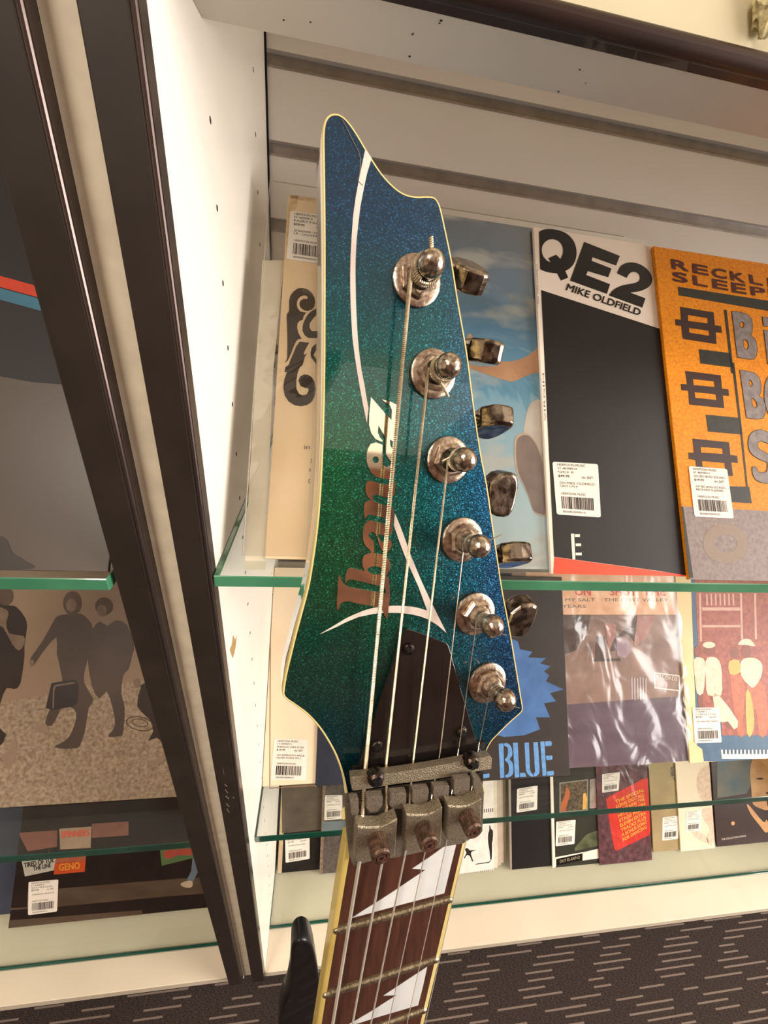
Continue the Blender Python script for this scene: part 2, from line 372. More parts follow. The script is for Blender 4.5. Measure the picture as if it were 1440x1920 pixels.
rb = MB(); mc = (0.252, CAMH + 0.252 * 0.4600); pr = [(math.cos(a) * 0.0042, math.sin(a) * 0.0042) for a in (2 * math.pi * k / 16 for k in range(16))]
v = [(x, mc[0] + a, mc[1] + b) for x in (XW, 1.32) for a, b in pr]
rb.add(v, [(k, (k + 1) % 16, 16 + (k + 1) % 16, 16 + k) for k in range(16)] + [tuple(range(16)), tuple(range(16, 32))])
rb.box(XW, 1.32, .252, .2622, mc[1] - .0032, mc[1] + .0032)
rb.build('timber_moulding', brown_wood, cr_, smooth=True)
fa = MB().box(XW, 1.32, .2555, .2616, mc[1] + .0034, TOPZ).build('upper_fascia', cream_wall, cr_)
random.seed(5); lm = MB(); lc = PL((0, .2550, CAMH), (1, 0, 0), (0, 0, 1), (0, -1, 0)).at(1447, 2)
bmx = bmesh.new(); bmesh.ops.create_icosphere(bmx, subdivisions=4, radius=1)

vv = [(lc.x + v.co.x * .0105 * (1 + .35 * mnoise.noise(v.co * 2.3)), lc.y - .003 + v.co.y * .0035 * (1 + .5 * mnoise.noise(v.co * 3)), lc.z + v.co.z * .0125 * (1 + .4 * mnoise.noise(v.co * 2.9 + Vector((3, 1, 2))))) for v in bmx.verts]
lm.add(vv, [tuple(v.index for v in f.verts) for f in bmx.faces]); bmx.free()
lo = lm.build('plaster_lump', mat('crumbly cream plaster', (226, 214, 164), 0.8, rgb2=(196, 182, 130), scale=500, bump=0.6), None, smooth=True, label='crumbly cream lump stuck on the fascia above the dark timber moulding'); lo['category'] = 'ornament'

cl_ = root('display_cabinet', (-0.6, 0.42, 0), 'white laminate record display cabinet to the left of the dark uprights', 'cabinet')
side_edge(cl_, -0.136, -0.114)
MB().box(-0.1139, -0.0965, 0.2350, 0.245, DECK - 0.004, TOPZ).build('filler_strip', mat('pale cream filler', (250, 238, 212), 0.5), cl_)
MB().box(-1.15, -0.136, YB, YB + 0.012, DECK, TOPZ).build('back_panel', slat_lam, cl_)
d2 = MB().box(-1.15, -0.136, 0.234, YB + 0.02, DECK - 0.022, DECK).build('deck_board', deck_m, cl_); bevel(d2, 0.001)
MB().box(-1.17, -0.1139, 0.285, YB + 0.02, 0.0, DECK - 0.0225).build('plinth', dark_strip, cl_)
MB().box(-1.17, -1.15, YF + 0.01, YB + 0.03, DECK - 0.025, TOPZ).build('side_panel', white_lam, cl_)

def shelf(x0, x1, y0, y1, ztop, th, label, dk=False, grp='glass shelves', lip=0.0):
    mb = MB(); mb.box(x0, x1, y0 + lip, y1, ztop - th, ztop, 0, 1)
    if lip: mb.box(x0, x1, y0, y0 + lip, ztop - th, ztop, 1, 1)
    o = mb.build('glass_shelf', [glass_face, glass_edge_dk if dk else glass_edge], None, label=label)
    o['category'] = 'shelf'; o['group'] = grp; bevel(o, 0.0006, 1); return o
Z1, Z2, Z3 = Zw(-182.2), Zw(-643), DECK + 0.0062
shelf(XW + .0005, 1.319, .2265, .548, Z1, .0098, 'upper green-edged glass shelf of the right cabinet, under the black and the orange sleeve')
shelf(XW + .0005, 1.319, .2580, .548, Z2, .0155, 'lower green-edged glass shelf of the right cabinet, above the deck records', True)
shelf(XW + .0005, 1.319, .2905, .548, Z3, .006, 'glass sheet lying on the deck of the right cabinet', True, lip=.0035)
shelf(-1.149, -.1395, .2215, .548, Z1, .0098, 'upper green-edged glass shelf of the left cabinet, under the black and grey sleeve')
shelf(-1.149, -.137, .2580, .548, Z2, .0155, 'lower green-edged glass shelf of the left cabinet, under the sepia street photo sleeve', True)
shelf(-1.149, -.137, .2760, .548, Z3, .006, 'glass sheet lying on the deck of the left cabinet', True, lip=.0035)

# ------------------------------------------------------------------ electric guitar
GR = ((0.952727, -0.081007, -0.292829), (0.048662, 0.992043, -0.116111), (0.299905, 0.096372, 0.949089))
GO = EYE + cam2w((0.009024163, 0.109125505, 0.131804755))
gU, gV, gN = (cam2w([GR[r][c] for r in range(3)]) for c in range(3))
PHI = 0.177434
HP = PL(GO, gU, gV, -gN)                                             # headstock face
gVn = gV * math.cos(PHI) + gN * math.sin(PHI); gNn = gN * math.cos(PHI) - gV * math.sin(PHI)
NP = PL(GO, gU, gVn, -gNn)                                           # fingerboard face
G = root('electric_guitar', GO + gVn * 0.34, 'glittery blue-green electric guitar, pointed headstock with six tuners, in front of the glass shelves', 'guitar')

def paint_mat():
    m = bpy.data.materials.new('metallic flake paint'); m.use_nodes = True; nt = m.node_tree; L = nt.links.new
    b = nt.nodes['Principled BSDF']; b.inputs['Roughness'].default_value = 0.40; b.inputs['Metallic'].default_value = 0.94
    b.inputs['Coat Weight'].default_value = 1.0; b.inputs['Coat Roughness'].default_value = 0.015
    tc = nt.nodes.new('ShaderNodeTexCoord')
    # angle-dependent sheen set as colour: green middle, blue at tip, tuner edge, neck end
    def grad(vec, fac):
        vm = nt.nodes.new('ShaderNodeVectorMath'); vm.operation = 'DOT_PRODUCT'; L(tc.outputs['Object'], vm.inputs[0]); vm.inputs[1].default_value = vec; return vm.outputs['Value']
    o0 = GO - (GO + gVn * 0.34)
    a = grad(tuple(gU), 1); bq = grad(tuple(gV), 1)
    def M(op, p, q=None, c=None, cl=False):
        n = nt.nodes.new('ShaderNodeMath'); n.operation = op; n.use_clamp = cl
        for i, z in enumerate((p, q, c)):
            if z is None: continue
            if isinstance(z, (int, float)): n.inputs[i].default_value = z
            else: L(z, n.inputs[i])
        return n.outputs[0]
    u = M('SUBTRACT', a, o0.dot(gU)); vv = M('SUBTRACT', bq, o0.dot(gV))
    uu = M('SUBTRACT', u, M('MULTIPLY_ADD', vv, 0.19, -0.004))
    # distance from the green axis
    side = M('ABSOLUTE', M('ADD', uu, 0.010)); f1 = M('MULTIPLY_ADD', side, 20.0, -0.08, True)
    tip = M('MULTIPLY', M('SUBTRACT', M('MULTIPLY', vv, -1.0), 0.125), 16.0, None, True)
    low = M('MULTIPLY', M('SUBTRACT', M('MULTIPLY', vv, 1.0), -0.085), 13.0, None, True)
    fac = M('MAXIMUM', M('MAXIMUM', f1, tip), low)
    rp = nt.nodes.new('ShaderNodeValToRGB'); e = rp.color_ramp.elements
    e[0].position = 0.0; e[0].color = lin((30, 98, 66)); e[1].position = 1.0; e[1].color = lin((22, 60, 92))
    q = e.new(0.5); q.color = lin((18, 82, 84)); L(fac, rp.inputs[0])
    # flakes
    vo = nt.nodes.new('ShaderNodeTexVoronoi'); vo.inputs['Scale'].default_value = 3900; L(tc.outputs['Object'], vo.inputs['Vector'])
    sp = nt.nodes.new('ShaderNodeSeparateColor'); L(vo.outputs['Color'], sp.inputs[0])
    r2 = nt.nodes.new('ShaderNodeValToRGB'); k = r2.color_ramp.elements
    k[0].position = 0.0; k[0].color = (0.75, 0.75, 0.75, 1); k[1].position = 1.0; k[1].color = (3.2, 3.2, 3.2, 1)
    z = k.new(0.88); z.color = (1.1, 1.1, 1.1, 1)
    L(sp.outputs[0], r2.inputs[0])
    mx = nt.nodes.new('ShaderNodeMix'); mx.data_type = 'RGBA'; mx.blend_type = 'MULTIPLY'; mx.inputs[0].default_value = 1.0
    L(rp.outputs[0], mx.inputs[6]); L(r2.outputs[0], mx.inputs[7]); L(mx.outputs[2], b.inputs['Base Color'])
    # each flake is tilted its own way
    vs2 = nt.nodes.new('ShaderNodeVectorMath'); vs2.operation = 'SUBTRACT'; L(vo.outputs['Color'], vs2.inputs[0]); vs2.inputs[1].default_value = (0.5, 0.5, 0.5)
    v3 = nt.nodes.new('ShaderNodeVectorMath'); v3.operation = 'SCALE'; L(vs2.outputs[0], v3.inputs[0]); v3.inputs['Scale'].default_value = 0.24
    ge = nt.nodes.new('ShaderNodeNewGeometry'); v4 = nt.nodes.new('ShaderNodeVectorMath'); v4.operation = 'ADD'; L(ge.outputs['Normal'], v4.inputs[0]); L(v3.outputs[0], v4.inputs[1])
    v5 = nt.nodes.new('ShaderNodeVectorMath'); v5.operation = 'NORMALIZE'; L(v4.outputs[0], v5.inputs[0]); L(v5.outputs[0], b.inputs['Normal'])
    return m
paint = paint_mat()
side_m = mat('glossy black side lacquer', (12, 10, 14), 0.12, coat=1.0, rgb2=(16, 14, 20), scale=20)
bind_m = mat('aged cream binding', (232, 214, 150), 0.3, rgb2=(222, 200, 128), scale=60, coat=0.6)
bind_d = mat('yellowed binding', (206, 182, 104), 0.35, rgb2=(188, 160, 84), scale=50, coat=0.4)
inlay_w = mat('white logo lacquer', (232, 216, 206), 0.35, coat=0.3)
chrome = mat('mirror chrome lettering', (236, 222, 200), 0.05, metal=1.0, rgb2=(240, 228, 206), scale=30)
aged = mat('tarnished nickel', (200, 182, 164), 0.27, metal=0.9, rgb2=(150, 126, 108), scale=700, detail=6, contrast=0.6, bump=0.12)
aged_d = mat('tarnished dark chrome', (158, 144, 130), 0.18, metal=0.95, rgb2=(84, 72, 64), scale=300, detail=6, contrast=0.75, bump=0.2)
ball_m = mat('worn nickel ball', (206, 192, 174), 0.20, metal=0.92, rgb2=(130, 112, 96), scale=900, detail=6, contrast=0.6, bump=0.15)
cast = mat('grimy cast steel', (182, 170, 148), 0.34, metal=0.7, rgb2=(126, 112, 92), scale=2600, detail=8, contrast=0.4, bump=0.4)
grit = mat('dusty pitted steel', (132, 118, 100), 0.6, metal=0.35, rgb2=(80, 70, 58), scale=3800, detail=6, contrast=0.55, bump=0.8)
rust = mat('rusty dark screw steel', (120, 92, 74), 0.45, metal=0.5, rgb2=(60, 42, 34), scale=600, detail=6, contrast=0.4, bump=0.5)
rust_in = mat('rust in the hex socket', (104, 54, 28), 0.7, metal=0.3, rgb2=(50, 28, 20), scale=900)
blackp = mat('black plastic', (24, 19, 18), 0.22, coat=0.4, rgb2=(30, 24, 22), scale=40)
screw_m = mat('blackened screw', (74, 62, 54), 0.3, metal=0.9, rgb2=(40, 32, 28), scale=700, contrast=0.6, bump=0.4)
black_in = mat('black recess', (10, 8, 8), 0.7)
wound = mat('nickel wound string', (218, 202, 172), 0.33, metal=0.7, rgb2=(184, 164, 134), scale=300)
plain = mat('plain steel string', (204, 192, 174), 0.25, metal=0.8)
bright_s = mat('string lightened over the frets', (236, 228, 214), 0.3, metal=0.55)  # lighter copy of the string metal, brightness painted in against dark reflections
dusty = mat('dusty black recess', (20, 17, 16), 0.55, rgb2=(52, 44, 38), scale=2500, contrast=0.8)

# outline of the face (binding outside edge)
right = [(636, 213), (648, 221), (660, 235), (672, 253), (685, 275), (700, 300), (717, 325), (733, 343), (748, 356), (764, 364), (782, 367), (804, 366.5), (816, 370), (823, 379), (828, 393), (835, 424), (848, 487), (861, 570), (877, 662), (889, 756), (902, 846), (914, 909), (924, 978), (934, 1047), (943, 1106), (955, 1169), (966, 1234), (978, 1307), (981, 1325), (979.5, 1334), (972, 1342), (955, 1357), (933, 1379), (922, 1391), (913, 1408), (907, 1430), (903, 1462)]
left = [(893, 1500), (664, 1538), (653, 1522), (648, 1485), (641, 1452), (630, 1420), (615, 1391), (597, 1364), (575, 1340), (552, 1323), (536, 1312), (530, 1304), (529.5, 1296), (534, 1266), (542, 1232), (553, 1187), (565, 1142), (577, 1095), (586, 1040), (593, 985), (598, 925), (602, 845), (604, 780), (605.5, 700), (606, 600), (606, 440), (605, 340), (604, 265), (605, 240), (609, 224), (616, 215), (625, 211.5)]
face = [HP.loc(x, y) for x, y in right + left]
def smooth_keep(p, keep, n=3):
    q = cr(p, n); return q
face = cr(face, 3)
def inset(poly, d):
    out = []; L = len(poly)
    area_ = sum(poly[i][0] * poly[(i + 1) % L][1] - poly[(i + 1) % L][0] * poly[i][1] for i in range(L))
    sgn = 1 if area_ > 0 else -1
    for i in range(L):
        a, b, c = Vector(poly[i - 1]), Vector(poly[i]), Vector(poly[(i + 1) % L])
        d1, d2 = (b - a), (c - b)
        n1 = Vector((-d1.y, d1.x)).normalized() * sgn; n2 = Vector((-d2.y, d2.x)).normalized() * sgn
        n = (n1 + n2); n = n / max(0.35, n.length_squared / 2) / 1.0 if n.length > 1e-6 else n1
        out.append(tuple(b + n * d * 0.5 * 2 / 2))
    return out
inn = inset(face, 0.0012)
mb = MB(); prism_l(mb, HP, [inn], -0.0014, 0.0); hs = mb.build('headstock', paint, G)
mb = MB(); n = len(face); rimv = []
prof = [(1.0, -0.0032), (1.0, -0.0004), (0.85, -0.0001), (0.55, 0.00008), (0.0, 0.00008), (0.0, -0.0032)]
for k, h in prof:
    rimv += [HP.pt(i[0] + (o_[0] - i[0]) * k, i[1] + (o_[1] - i[1]) * k, h) for o_, i in zip(face, inn)]
mb.add(rimv, [(r * n + k, r * n + (k + 1) % n, ((r + 1) % 6) * n + (k + 1) % n, ((r + 1) % 6) * n + k) for r in range(6) for k in range(n)])
mb.build('binding', bind_m, hs, smooth=True)
mb = MB(); out2 = inset(face, 0.0003); v = []
for ins, h in ((0.0003, -0.00321), (0.0003, -0.0125), (0.0015, -0.0140)):
    for p in inset(face, ins):          # the back thins out towards the neck
        q = max(0.22, min(1.0, (-0.010 - p[1]) / 0.03)); v.append(HP.pt(p[0], p[1], h * q if h < -.002 else h))
mb.add(v, [(r * n + k, r * n + (k + 1) % n, (r + 1) * n + (k + 1) % n, (r + 1) * n + k) for r in range(2) for k in range(n)])
t3 = tessellate_polygon([[Vector((a, b, 0)) for a, b in face]]); mb.add(v[:n], [tuple(t) for t in t3]); mb.add(v[2 * n:], [tuple(t) for t in t3])
mb.build('headstock_side', side_m, hs, smooth=True, label='glossy black side and back')
# white sweep inlays and chrome script
sw1 = [(685, 280), (691, 288), (697, 296), (688, 326), (682.5, 352), (676, 385), (672, 418), (668.5, 450), (667, 480), (666.5, 512), (667, 540), (667.6, 572), (669, 602), (671, 635), (674, 665), (678, 695), (683.5, 722), (687, 744), (691, 765), (688, 793), (681, 760), (674, 722), (669, 692), (665, 665), (661, 635), (659, 602), (657.5, 572), (656.8, 540), (656.7, 512), (657.5, 478), (659.6, 440), (662.5, 402), (667, 370), (672.5, 340), (679, 308)]
sw2 = [(740.5, 963), (750, 985), (761, 1015), (772.5, 1047), (790, 1089), (810, 1132), (824, 1160), (837.5, 1187), (820, 1172), (802, 1161), (787, 1155.5), (772, 1152), (756, 1149.8), (740, 1149), (720, 1149.2), (700, 1151), (672, 1157), (650, 1166), (630, 1176), (600, 1189), (630, 1171), (648, 1160), (665, 1152), (682, 1145), (700, 1140), (718, 1137), (735, 1136), (754, 1136), (772, 1137.5), (787, 1140.5), (801, 1145), (785, 1101), (770, 1068), (757, 1037), (747, 1010), (738.5, 985)]
decal('inlay_sweep', HP, [sw1], 0.00012, inlay_w, hs, label='white curved inlay line on the upper headstock')
decal('inlay_sweep', HP, [sw2], 0.00012, inlay_w, hs, label='white hooked inlay below the script')
L_I = [(634.4, 1079.4), (638, 1081), (640, 1087.5), (645, 1095), (653.8, 1100.6), (663.8, 1102.5), (682.5, 1105.6), (700, 1108.8), (712, 1111), (724, 1113), (731, 1113), (729, 1135), (726.5, 1159), (721, 1154), (719, 1147), (712, 1140.5), (700, 1137), (676, 1132.5), (657.5, 1128), (648.8, 1127.5), (641, 1130), (637, 1135), (635.6, 1141), (631.5, 1141.5), (632.8, 1110)]
L_b = [[(647.3, 1094.4), (648, 1080), (650.6, 1070), (653.8, 1065.6), (658.8, 1064.4), (670, 1067.5), (683.8, 1071.3), (680, 1061), (679.4, 1051), (681, 1043.8), (687.5, 1038.8), (695, 1036.9), (705, 1037.5), (718, 1040), (727, 1046), (732, 1056), (731.5, 1069), (724.5, 1079), (729.5, 1086), (730.8, 1113), (724, 1113), (722, 1103), (712, 1099), (700, 1095.6), (670, 1088.8), (661, 1086.3), (655, 1086.3), (650, 1090)], ell(704.5, 1069.5, 15.5, 7.6, 18, 0.1)]
L_a = [(695.5, 1036.2), (693.8, 1031), (686, 1024), (682, 1015), (680.6, 1007.5), (681.3, 992.5), (683.8, 983.8), (688, 978.8), (695, 975.6), (705, 978), (722, 982), (735.5, 986), (735.5, 996), (731, 1004), (722, 1004.5), (712.5, 1002), (709, 1003.5), (711, 1009), (714, 1014), (722, 1018), (728, 1012), (733, 1014), (734.5, 1022), (731, 1031), (722, 1036.2), (716, 1031), (711, 1021), (707.5, 1008), (703, 1000), (697, 997.5), (691, 1003), (694, 1009), (700, 1014), (701.2, 1022), (701, 1036.5)]
L_n = [(683.5, 972), (683, 950), (686, 941), (694, 938.5), (696.5, 938), (690, 932), (686, 922), (685.6, 911), (689, 903), (695, 901.5), (712, 906.5), (730, 908), (741, 902), (740.5, 920), (737.5, 930), (728, 934), (715, 930), (703, 927.5), (699, 931), (700, 938), (708, 943), (722, 947), (731, 948), (738, 955), (737, 978), (734, 985), (727, 976), (712, 969), (696, 965), (689, 966)]
L_e = [[(695, 832.5), (690.6, 840), (687.5, 850), (687.5, 865), (690.6, 875), (696, 886), (705, 894), (717.5, 897.5), (728, 898), (738, 896), (742, 884), (739, 872), (733.8, 868), (731, 873), (725, 876), (718.5, 872), (717.2, 850), (717.5, 834), (705, 829.4)], ell(704.4, 862, 6, 6.2, 14)]
L_z = [(695.6, 744.4), (722, 775), (734, 787.5), (735, 769), (731, 760), (724, 755), (716, 749), (730, 752), (744, 759), (746, 766), (744, 790), (741.5, 818), (739, 829), (731, 824), (731.5, 835), (737.5, 845), (736, 862), (734, 866), (729, 860), (724, 852), (722.5, 835), (722.5, 820), (709.5, 797.5), (708.5, 811), (712, 820), (718, 826), (716, 828.5), (704, 823), (696, 812), (692, 797), (692.5, 775)]
decal('script_lettering', HP, [[cr(L_I, 2)], L_b, [cr(L_a, 2)], [cr(L_n, 2)], L_e, [L_z]], 0.00028, chrome, hs, th=0.00026, label='mirror chrome script lettering')
# paint crack near the tip
mb = MB(); tube(mb, [HP.at(x, y, 0.0001) for x, y in ((641, 224), (650, 240), (662, 265), (672, 283), (676, 297), (675, 322), (672, 340), (680, 348))], 0.00012, 5)
mb.build('paint_crack', mat('pale crack', (120, 110, 104), 0.7), hs)
# truss rod cover
tc_poly = [(753, 1196), (757, 1186), (762, 1181), (768, 1180.5), (800, 1191), (832, 1204), (839, 1208), (843, 1216), (851, 1246), (861, 1281), (875, 1328), (888, 1372), (897, 1400), (899, 1450), (690, 1490), (668, 1490), (671, 1450), (680.6, 1411), (702, 1350), (716, 1305), (731, 1262), (743, 1225)]
mb = MB(); prism(mb, HP, [cr(tc_poly, 2)], 0, 0.0016)
tro = mb.build('truss_rod_cover', blackp, G); bevel(tro, 0.0004)
def screw_at(pl, px, py, h0, h1, r, parent, m=screw_m):
    c = pl.at(px, py, h1) - pl.n * (h1 - h0); mb = MB(); H = h1 - h0
    lathe(mb, c, pl.n, [(r, 0), (r, H * .35), (r * .9, H * .7), (r * .65, H * .92), (r * .2, H)], 20)
    s = mb.build('screw', m, parent, smooth=True)
    if parent is not None and parent.parent is not None: x = MB()
    else: x = MB()
    for a in (0.6, 0.6 + math.pi / 2):
        ca, sa = math.cos(a), math.sin(a); e1 = pl.u * ca + pl.v * sa; e2 = pl.v * ca - pl.u * sa
        o_ = c + pl.n * (H * .72) - e1 * r * .62 - e2 * r * .17
        mb2 = x; mb2.quadbox(o_, e1 * r * 1.24, e2 * r * .34, pl.n * (H * .31))
    x.build('cross_slot', black_in, s if (parent.parent is None or parent.type == 'EMPTY') else parent)
for (x, y) in ((768, 1219), (708, 1402), (868, 1376)): screw_at(HP, x, y, 0.0016, 0.0028, 0.0019, tro)
# dusty recess under the bar
mb = MB(); prism(mb, HP, [[(640 + 22, 1440), (910, 1392), (903, 1500), (657, 1548)]], 0, 0.0012); mb.build('dusty_shelf', dusty, G)

# string retainer bar
bar = sc(4.5, 620, 1380, [(172, 345), (330, 331), (500, 313), (680, 287), (850, 260), (1050, 222), (1240, 186), (1345, 166), (1360, 190), (1356, 278), (1200, 303), (1000, 345), (850, 366), (700, 387), (560, 402), (460, 420), (320, 445), (190, 463), (180, 450)])
mb = MB(); prism(mb, HP, [bar], 0.0036, 0.0062); bo_ = mb.build('string_retainer_bar', cast, G); bevel(bo_, 0.0004)
for (x, y) in ((708, 1468), (890, 1435.5)): screw_at(HP, x, y, 0.0050, 0.0086, 0.0026, bo_)
# locking nut
NB = PL(GO, gU, gVn, -gNn)
mb = MB(); prism(mb, NB, [[(648, 1508), (905, 1468), (908, 1490), (905, 1560), (869, 1582), (835, 1588), (741, 1609), (700, 1614), (663, 1625), (656, 1610), (651, 1560)]], -0.0008, 0.0026)
nut = mb.build('locking_nut', grit, G, label='grimy locking string clamp nut'); bevel(nut, 0.0003)
teeth = [[(160, 540), (235, 535), (240, 640), (225, 680), (185, 695), (168, 650)], [(300, 520), (440, 508), (440, 585), (400, 640), (330, 650), (298, 610)], [(500, 492), (640, 480), (640, 560), (600, 615), (530, 625), (495, 590)], [(690, 462), (830, 450), (825, 540), (785, 590), (725, 600), (685, 560)],
         [(865, 435), (1005, 425), (1000, 505), (965, 545), (905, 560), (863, 515)], [(1040, 375), (1180, 360), (1175, 460), (1140, 505), (1080, 520), (1033, 490)], [(1200, 350), (1248, 352), (1292, 450), (1285, 478), (1240, 490), (1203, 460)]]
for t in teeth:
    mb = MB(); prism(mb, NB, [sc(4.5, 620, 1380, t)], 0.0020, 0.0042); bevel(mb.build('nut_tooth', grit, nut), 0.0003)
blocks = [[(222, 766), (300, 772), (425, 770), (500, 736), (565, 700), (556, 860), (545, 1012), (440, 1050), (330, 1062), (205, 1066), (212, 920)],
          [(636, 664), (740, 668), (822, 664), (880, 640), (945, 600), (942, 760), (930, 925), (850, 960), (760, 975), (630, 972), (634, 820)],
          [(990, 592), (1080, 598), (1152, 590), (1210, 566), (1276, 530), (1272, 700), (1268, 832), (1200, 870), (1110, 886), (976, 880), (984, 740)]]
bolts = [(715.6, 1609), (805.6, 1586), (890, 1561)]
for t, (bx, by) in zip(blocks, bolts):
    mb = MB(); prism(mb, NB, [sc(4.5, 620, 1380, t)], 0.0040, 0.0078); bl = mb.build('clamp_block', cast, nut); bevel(bl, 0.0004)
    c = NB.at(bx, by, 0.0132) - NB.n * 0.0056
    mb = MB(); lathe(mb, c, NB.n, [(.0028, 0), (.0029, .0003), (.0029, .0044)], 48, rfun=lambda k, n, h: 1.0 if k % 2 else 0.955)
    lathe(mb, c, NB.n, [(.0028, .0044), (.00285, .0050), (.0025, .0056), (.00165, .0056), (.00155, .0040)], 24)
    mb.build('clamp_bolt', rust, nut, smooth=False, label='rusty knurled hex socket bolt')
    mb = MB(); lathe(mb, c + NB.n * .0052, NB.n, [(.00150, 0), (.00150, .00045)], 6); mb.build('hex_socket', rust_in, nut)
    mb = MB(); lathe(mb, c + NB.n * .0053, NB.n, [(.0007, 0), (.0006, .00045)], 6); mb.build('socket_bottom', black_in, nut)

# fingerboard, neck
wood = mat('dark rosewood', (84, 48, 34), 0.5, rgb2=(52, 28, 20), scale=520, detail=7, contrast=0.1, stretch=(1.0, 0.3, 0.07), rgb3=(32, 15, 11), bump=0.12, spec=.3)
LNK = 0.40
def wv(v): return 0.0219 + 0.026 * v / 2
mb = MB()
def tap(hw0, hw1, v0, v1, h0, h1, mbx, s0=-1, s1=1, in0=0, in1=0):
    a = NP.pt
    v = [a(s0 * (wv(v0)) + in0, v0, h1), a(s1 * wv(v0) + in1, v0, h1), a(s1 * wv(v1) + in1, v1, h1), a(s0 * wv(v1) + in0, v1, h1)]
    v += [p + NP.n * (h0 - h1) for p in v]
    mbx.add(v, [(0, 1, 2, 3), (4, 5, 6, 7), (0, 1, 5, 4), (1, 2, 6, 5), (2, 3, 7, 6), (3, 0, 4, 7)])
tap(0, 0, -0.002, LNK, -0.005, 0.0, mb, -1, 1, 0.0011, -0.0011)
fb = mb.build('fingerboard', wood, G)
for s in (-1, 1):
    mb = MB(); a = NP.pt
    for v0, v1 in ((-0.004, LNK),):
        vv = []
        for v_ in (v0, v1):
            for (dx, h) in ((-0.0011, 0.0), (0.0005, 0.0), (0.0008, -0.0004), (0.0008, -0.005), (-0.0011, -0.005)):
                vv.append(a(s * (wv(v_) + dx), v_, h + 0.00003))
        mb.add(vv, [(k, (k + 1) % 5, 5 + (k + 1) % 5, 5 + k) for k in range(5)] + [tuple(range(5)), tuple(range(5, 10))])
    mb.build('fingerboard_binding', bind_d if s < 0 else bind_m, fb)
mb = MB(); K = 14; vv = []
for v_ in [0.012 + (LNK - 0.012) * k / 10 for k in range(11)] :
    for k in range(K + 1):
        t = math.pi * k / K; vv.append(NP.pt(math.copysign(abs(math.cos(t)) ** 1.5, math.cos(t)) * (wv(v_) + 0.0005), v_, -0.005 - math.sin(t) * 0.015))
mb.add(vv, [(r * (K + 1) + k, r * (K + 1) + k + 1, (r + 1) * (K + 1) + k + 1, (r + 1) * (K + 1) + k) for r in range(10) for k in range(K)] + [tuple(range(K + 1)), tuple(range(10 * (K + 1), 11 * (K + 1)))] + [(r * (K + 1), (r + 1) * (K + 1), (r + 1) * (K + 1) + K, r * (K + 1) + K) for r in range(10)])
neck = mb.build('neck', side_m, G, smooth=True)
# volute between headstock and neck
mb = MB(); vv = []
rows = []
for v_, pl_, dep in ((-0.016, HP, .0105), (-0.006, HP, .0135), (0.002, NP, .0155), (0.012, NP, .0148)):
    for k in range(K + 1):
        t = math.pi * k / K; vv.append(pl_.pt(math.copysign(abs(math.cos(t)) ** 1.6, math.cos(t)) * 0.0188, v_, -0.0018 - math.sin(t) * dep))
mb.add(vv, [(r * (K + 1) + k, r * (K + 1) + k + 1, (r + 1) * (K + 1) + k + 1, (r + 1) * (K + 1) + k) for r in range(3) for k in range(K)] + [tuple(range(K + 1)), tuple(range(3 * (K + 1), 4 * (K + 1)))] + [(r * (K + 1), (r + 1) * (K + 1), (r + 1) * (K + 1) + K, r * (K + 1) + K) for r in range(3)])
mb.build('neck_heel', side_m, G, smooth=True)
fret_m = mat('worn brassy fret', (176, 162, 138), 0.3, metal=0.9, rgb2=(122, 108, 88), scale=900, contrast=0.5, bump=0.3)
for fv in (0.03635, 0.07066, 0.10305, 0.1336):
    mb = MB(); hw = wv(fv) + 0.0003; prf = []
    pts = []
    NN = 22
    for k in range(NN + 1):
        a_ = -hw * math.cos(math.pi * k / NN); e = min(1.0, (hw - abs(a_)) / 0.0012); s_ = math.sqrt(max(0.16, 1 - (1 - e) ** 2))
        pts.append((a_, s_))
    vv = []
    for a_, s_ in pts:
        for q in range(9):
            t = math.pi * q / 8; vv.append(NP.pt(a_, fv + math.cos(t) * 0.0013 * s_, math.sin(t) * 0.0010 * s_ + 0.0001))
    mb.add(vv, [(r * 9 + q, r * 9 + q + 1, (r + 1) * 9 + q + 1, (r + 1) * 9 + q) for r in range(NN) for q in range(8)] + [tuple(range(9)), tuple(range(NN * 9, NN * 9 + 9))])
    mb.build('fret', fret_m, fb, smooth=True)
    mb = MB(); mb.quadbox(NP.pt(-hw + .0015, fv - .0026, .00003), gU * (2 * hw - .003), gVn * .0016, -gNn * .00004); mb.build('fret_grime', mat('grime line', (62, 44, 30), 0.8, rgb2=(90, 70, 46), scale=900), fb)
pearl = mat('pearl white inlay', (226, 226, 224), 0.25, rgb2=(214, 216, 218), scale=40, coat=0.5)
decal('sharktooth_inlay', NP, [[(847, 1577), (857, 1577), (845, 1626), (833, 1675), (746, 1698), (658, 1722), (728, 1678), (798, 1631), (773, 1629), (810, 1604)]], 0.00008, pearl, fb)
decal('sharktooth_inlay', NP, [[(801, 1813), (793, 1850), (784, 1885), (712, 1906), (640, 1929), (692, 1899), (744, 1866), (719, 1867), (760, 1840)]], 0.00008, pearl, fb)

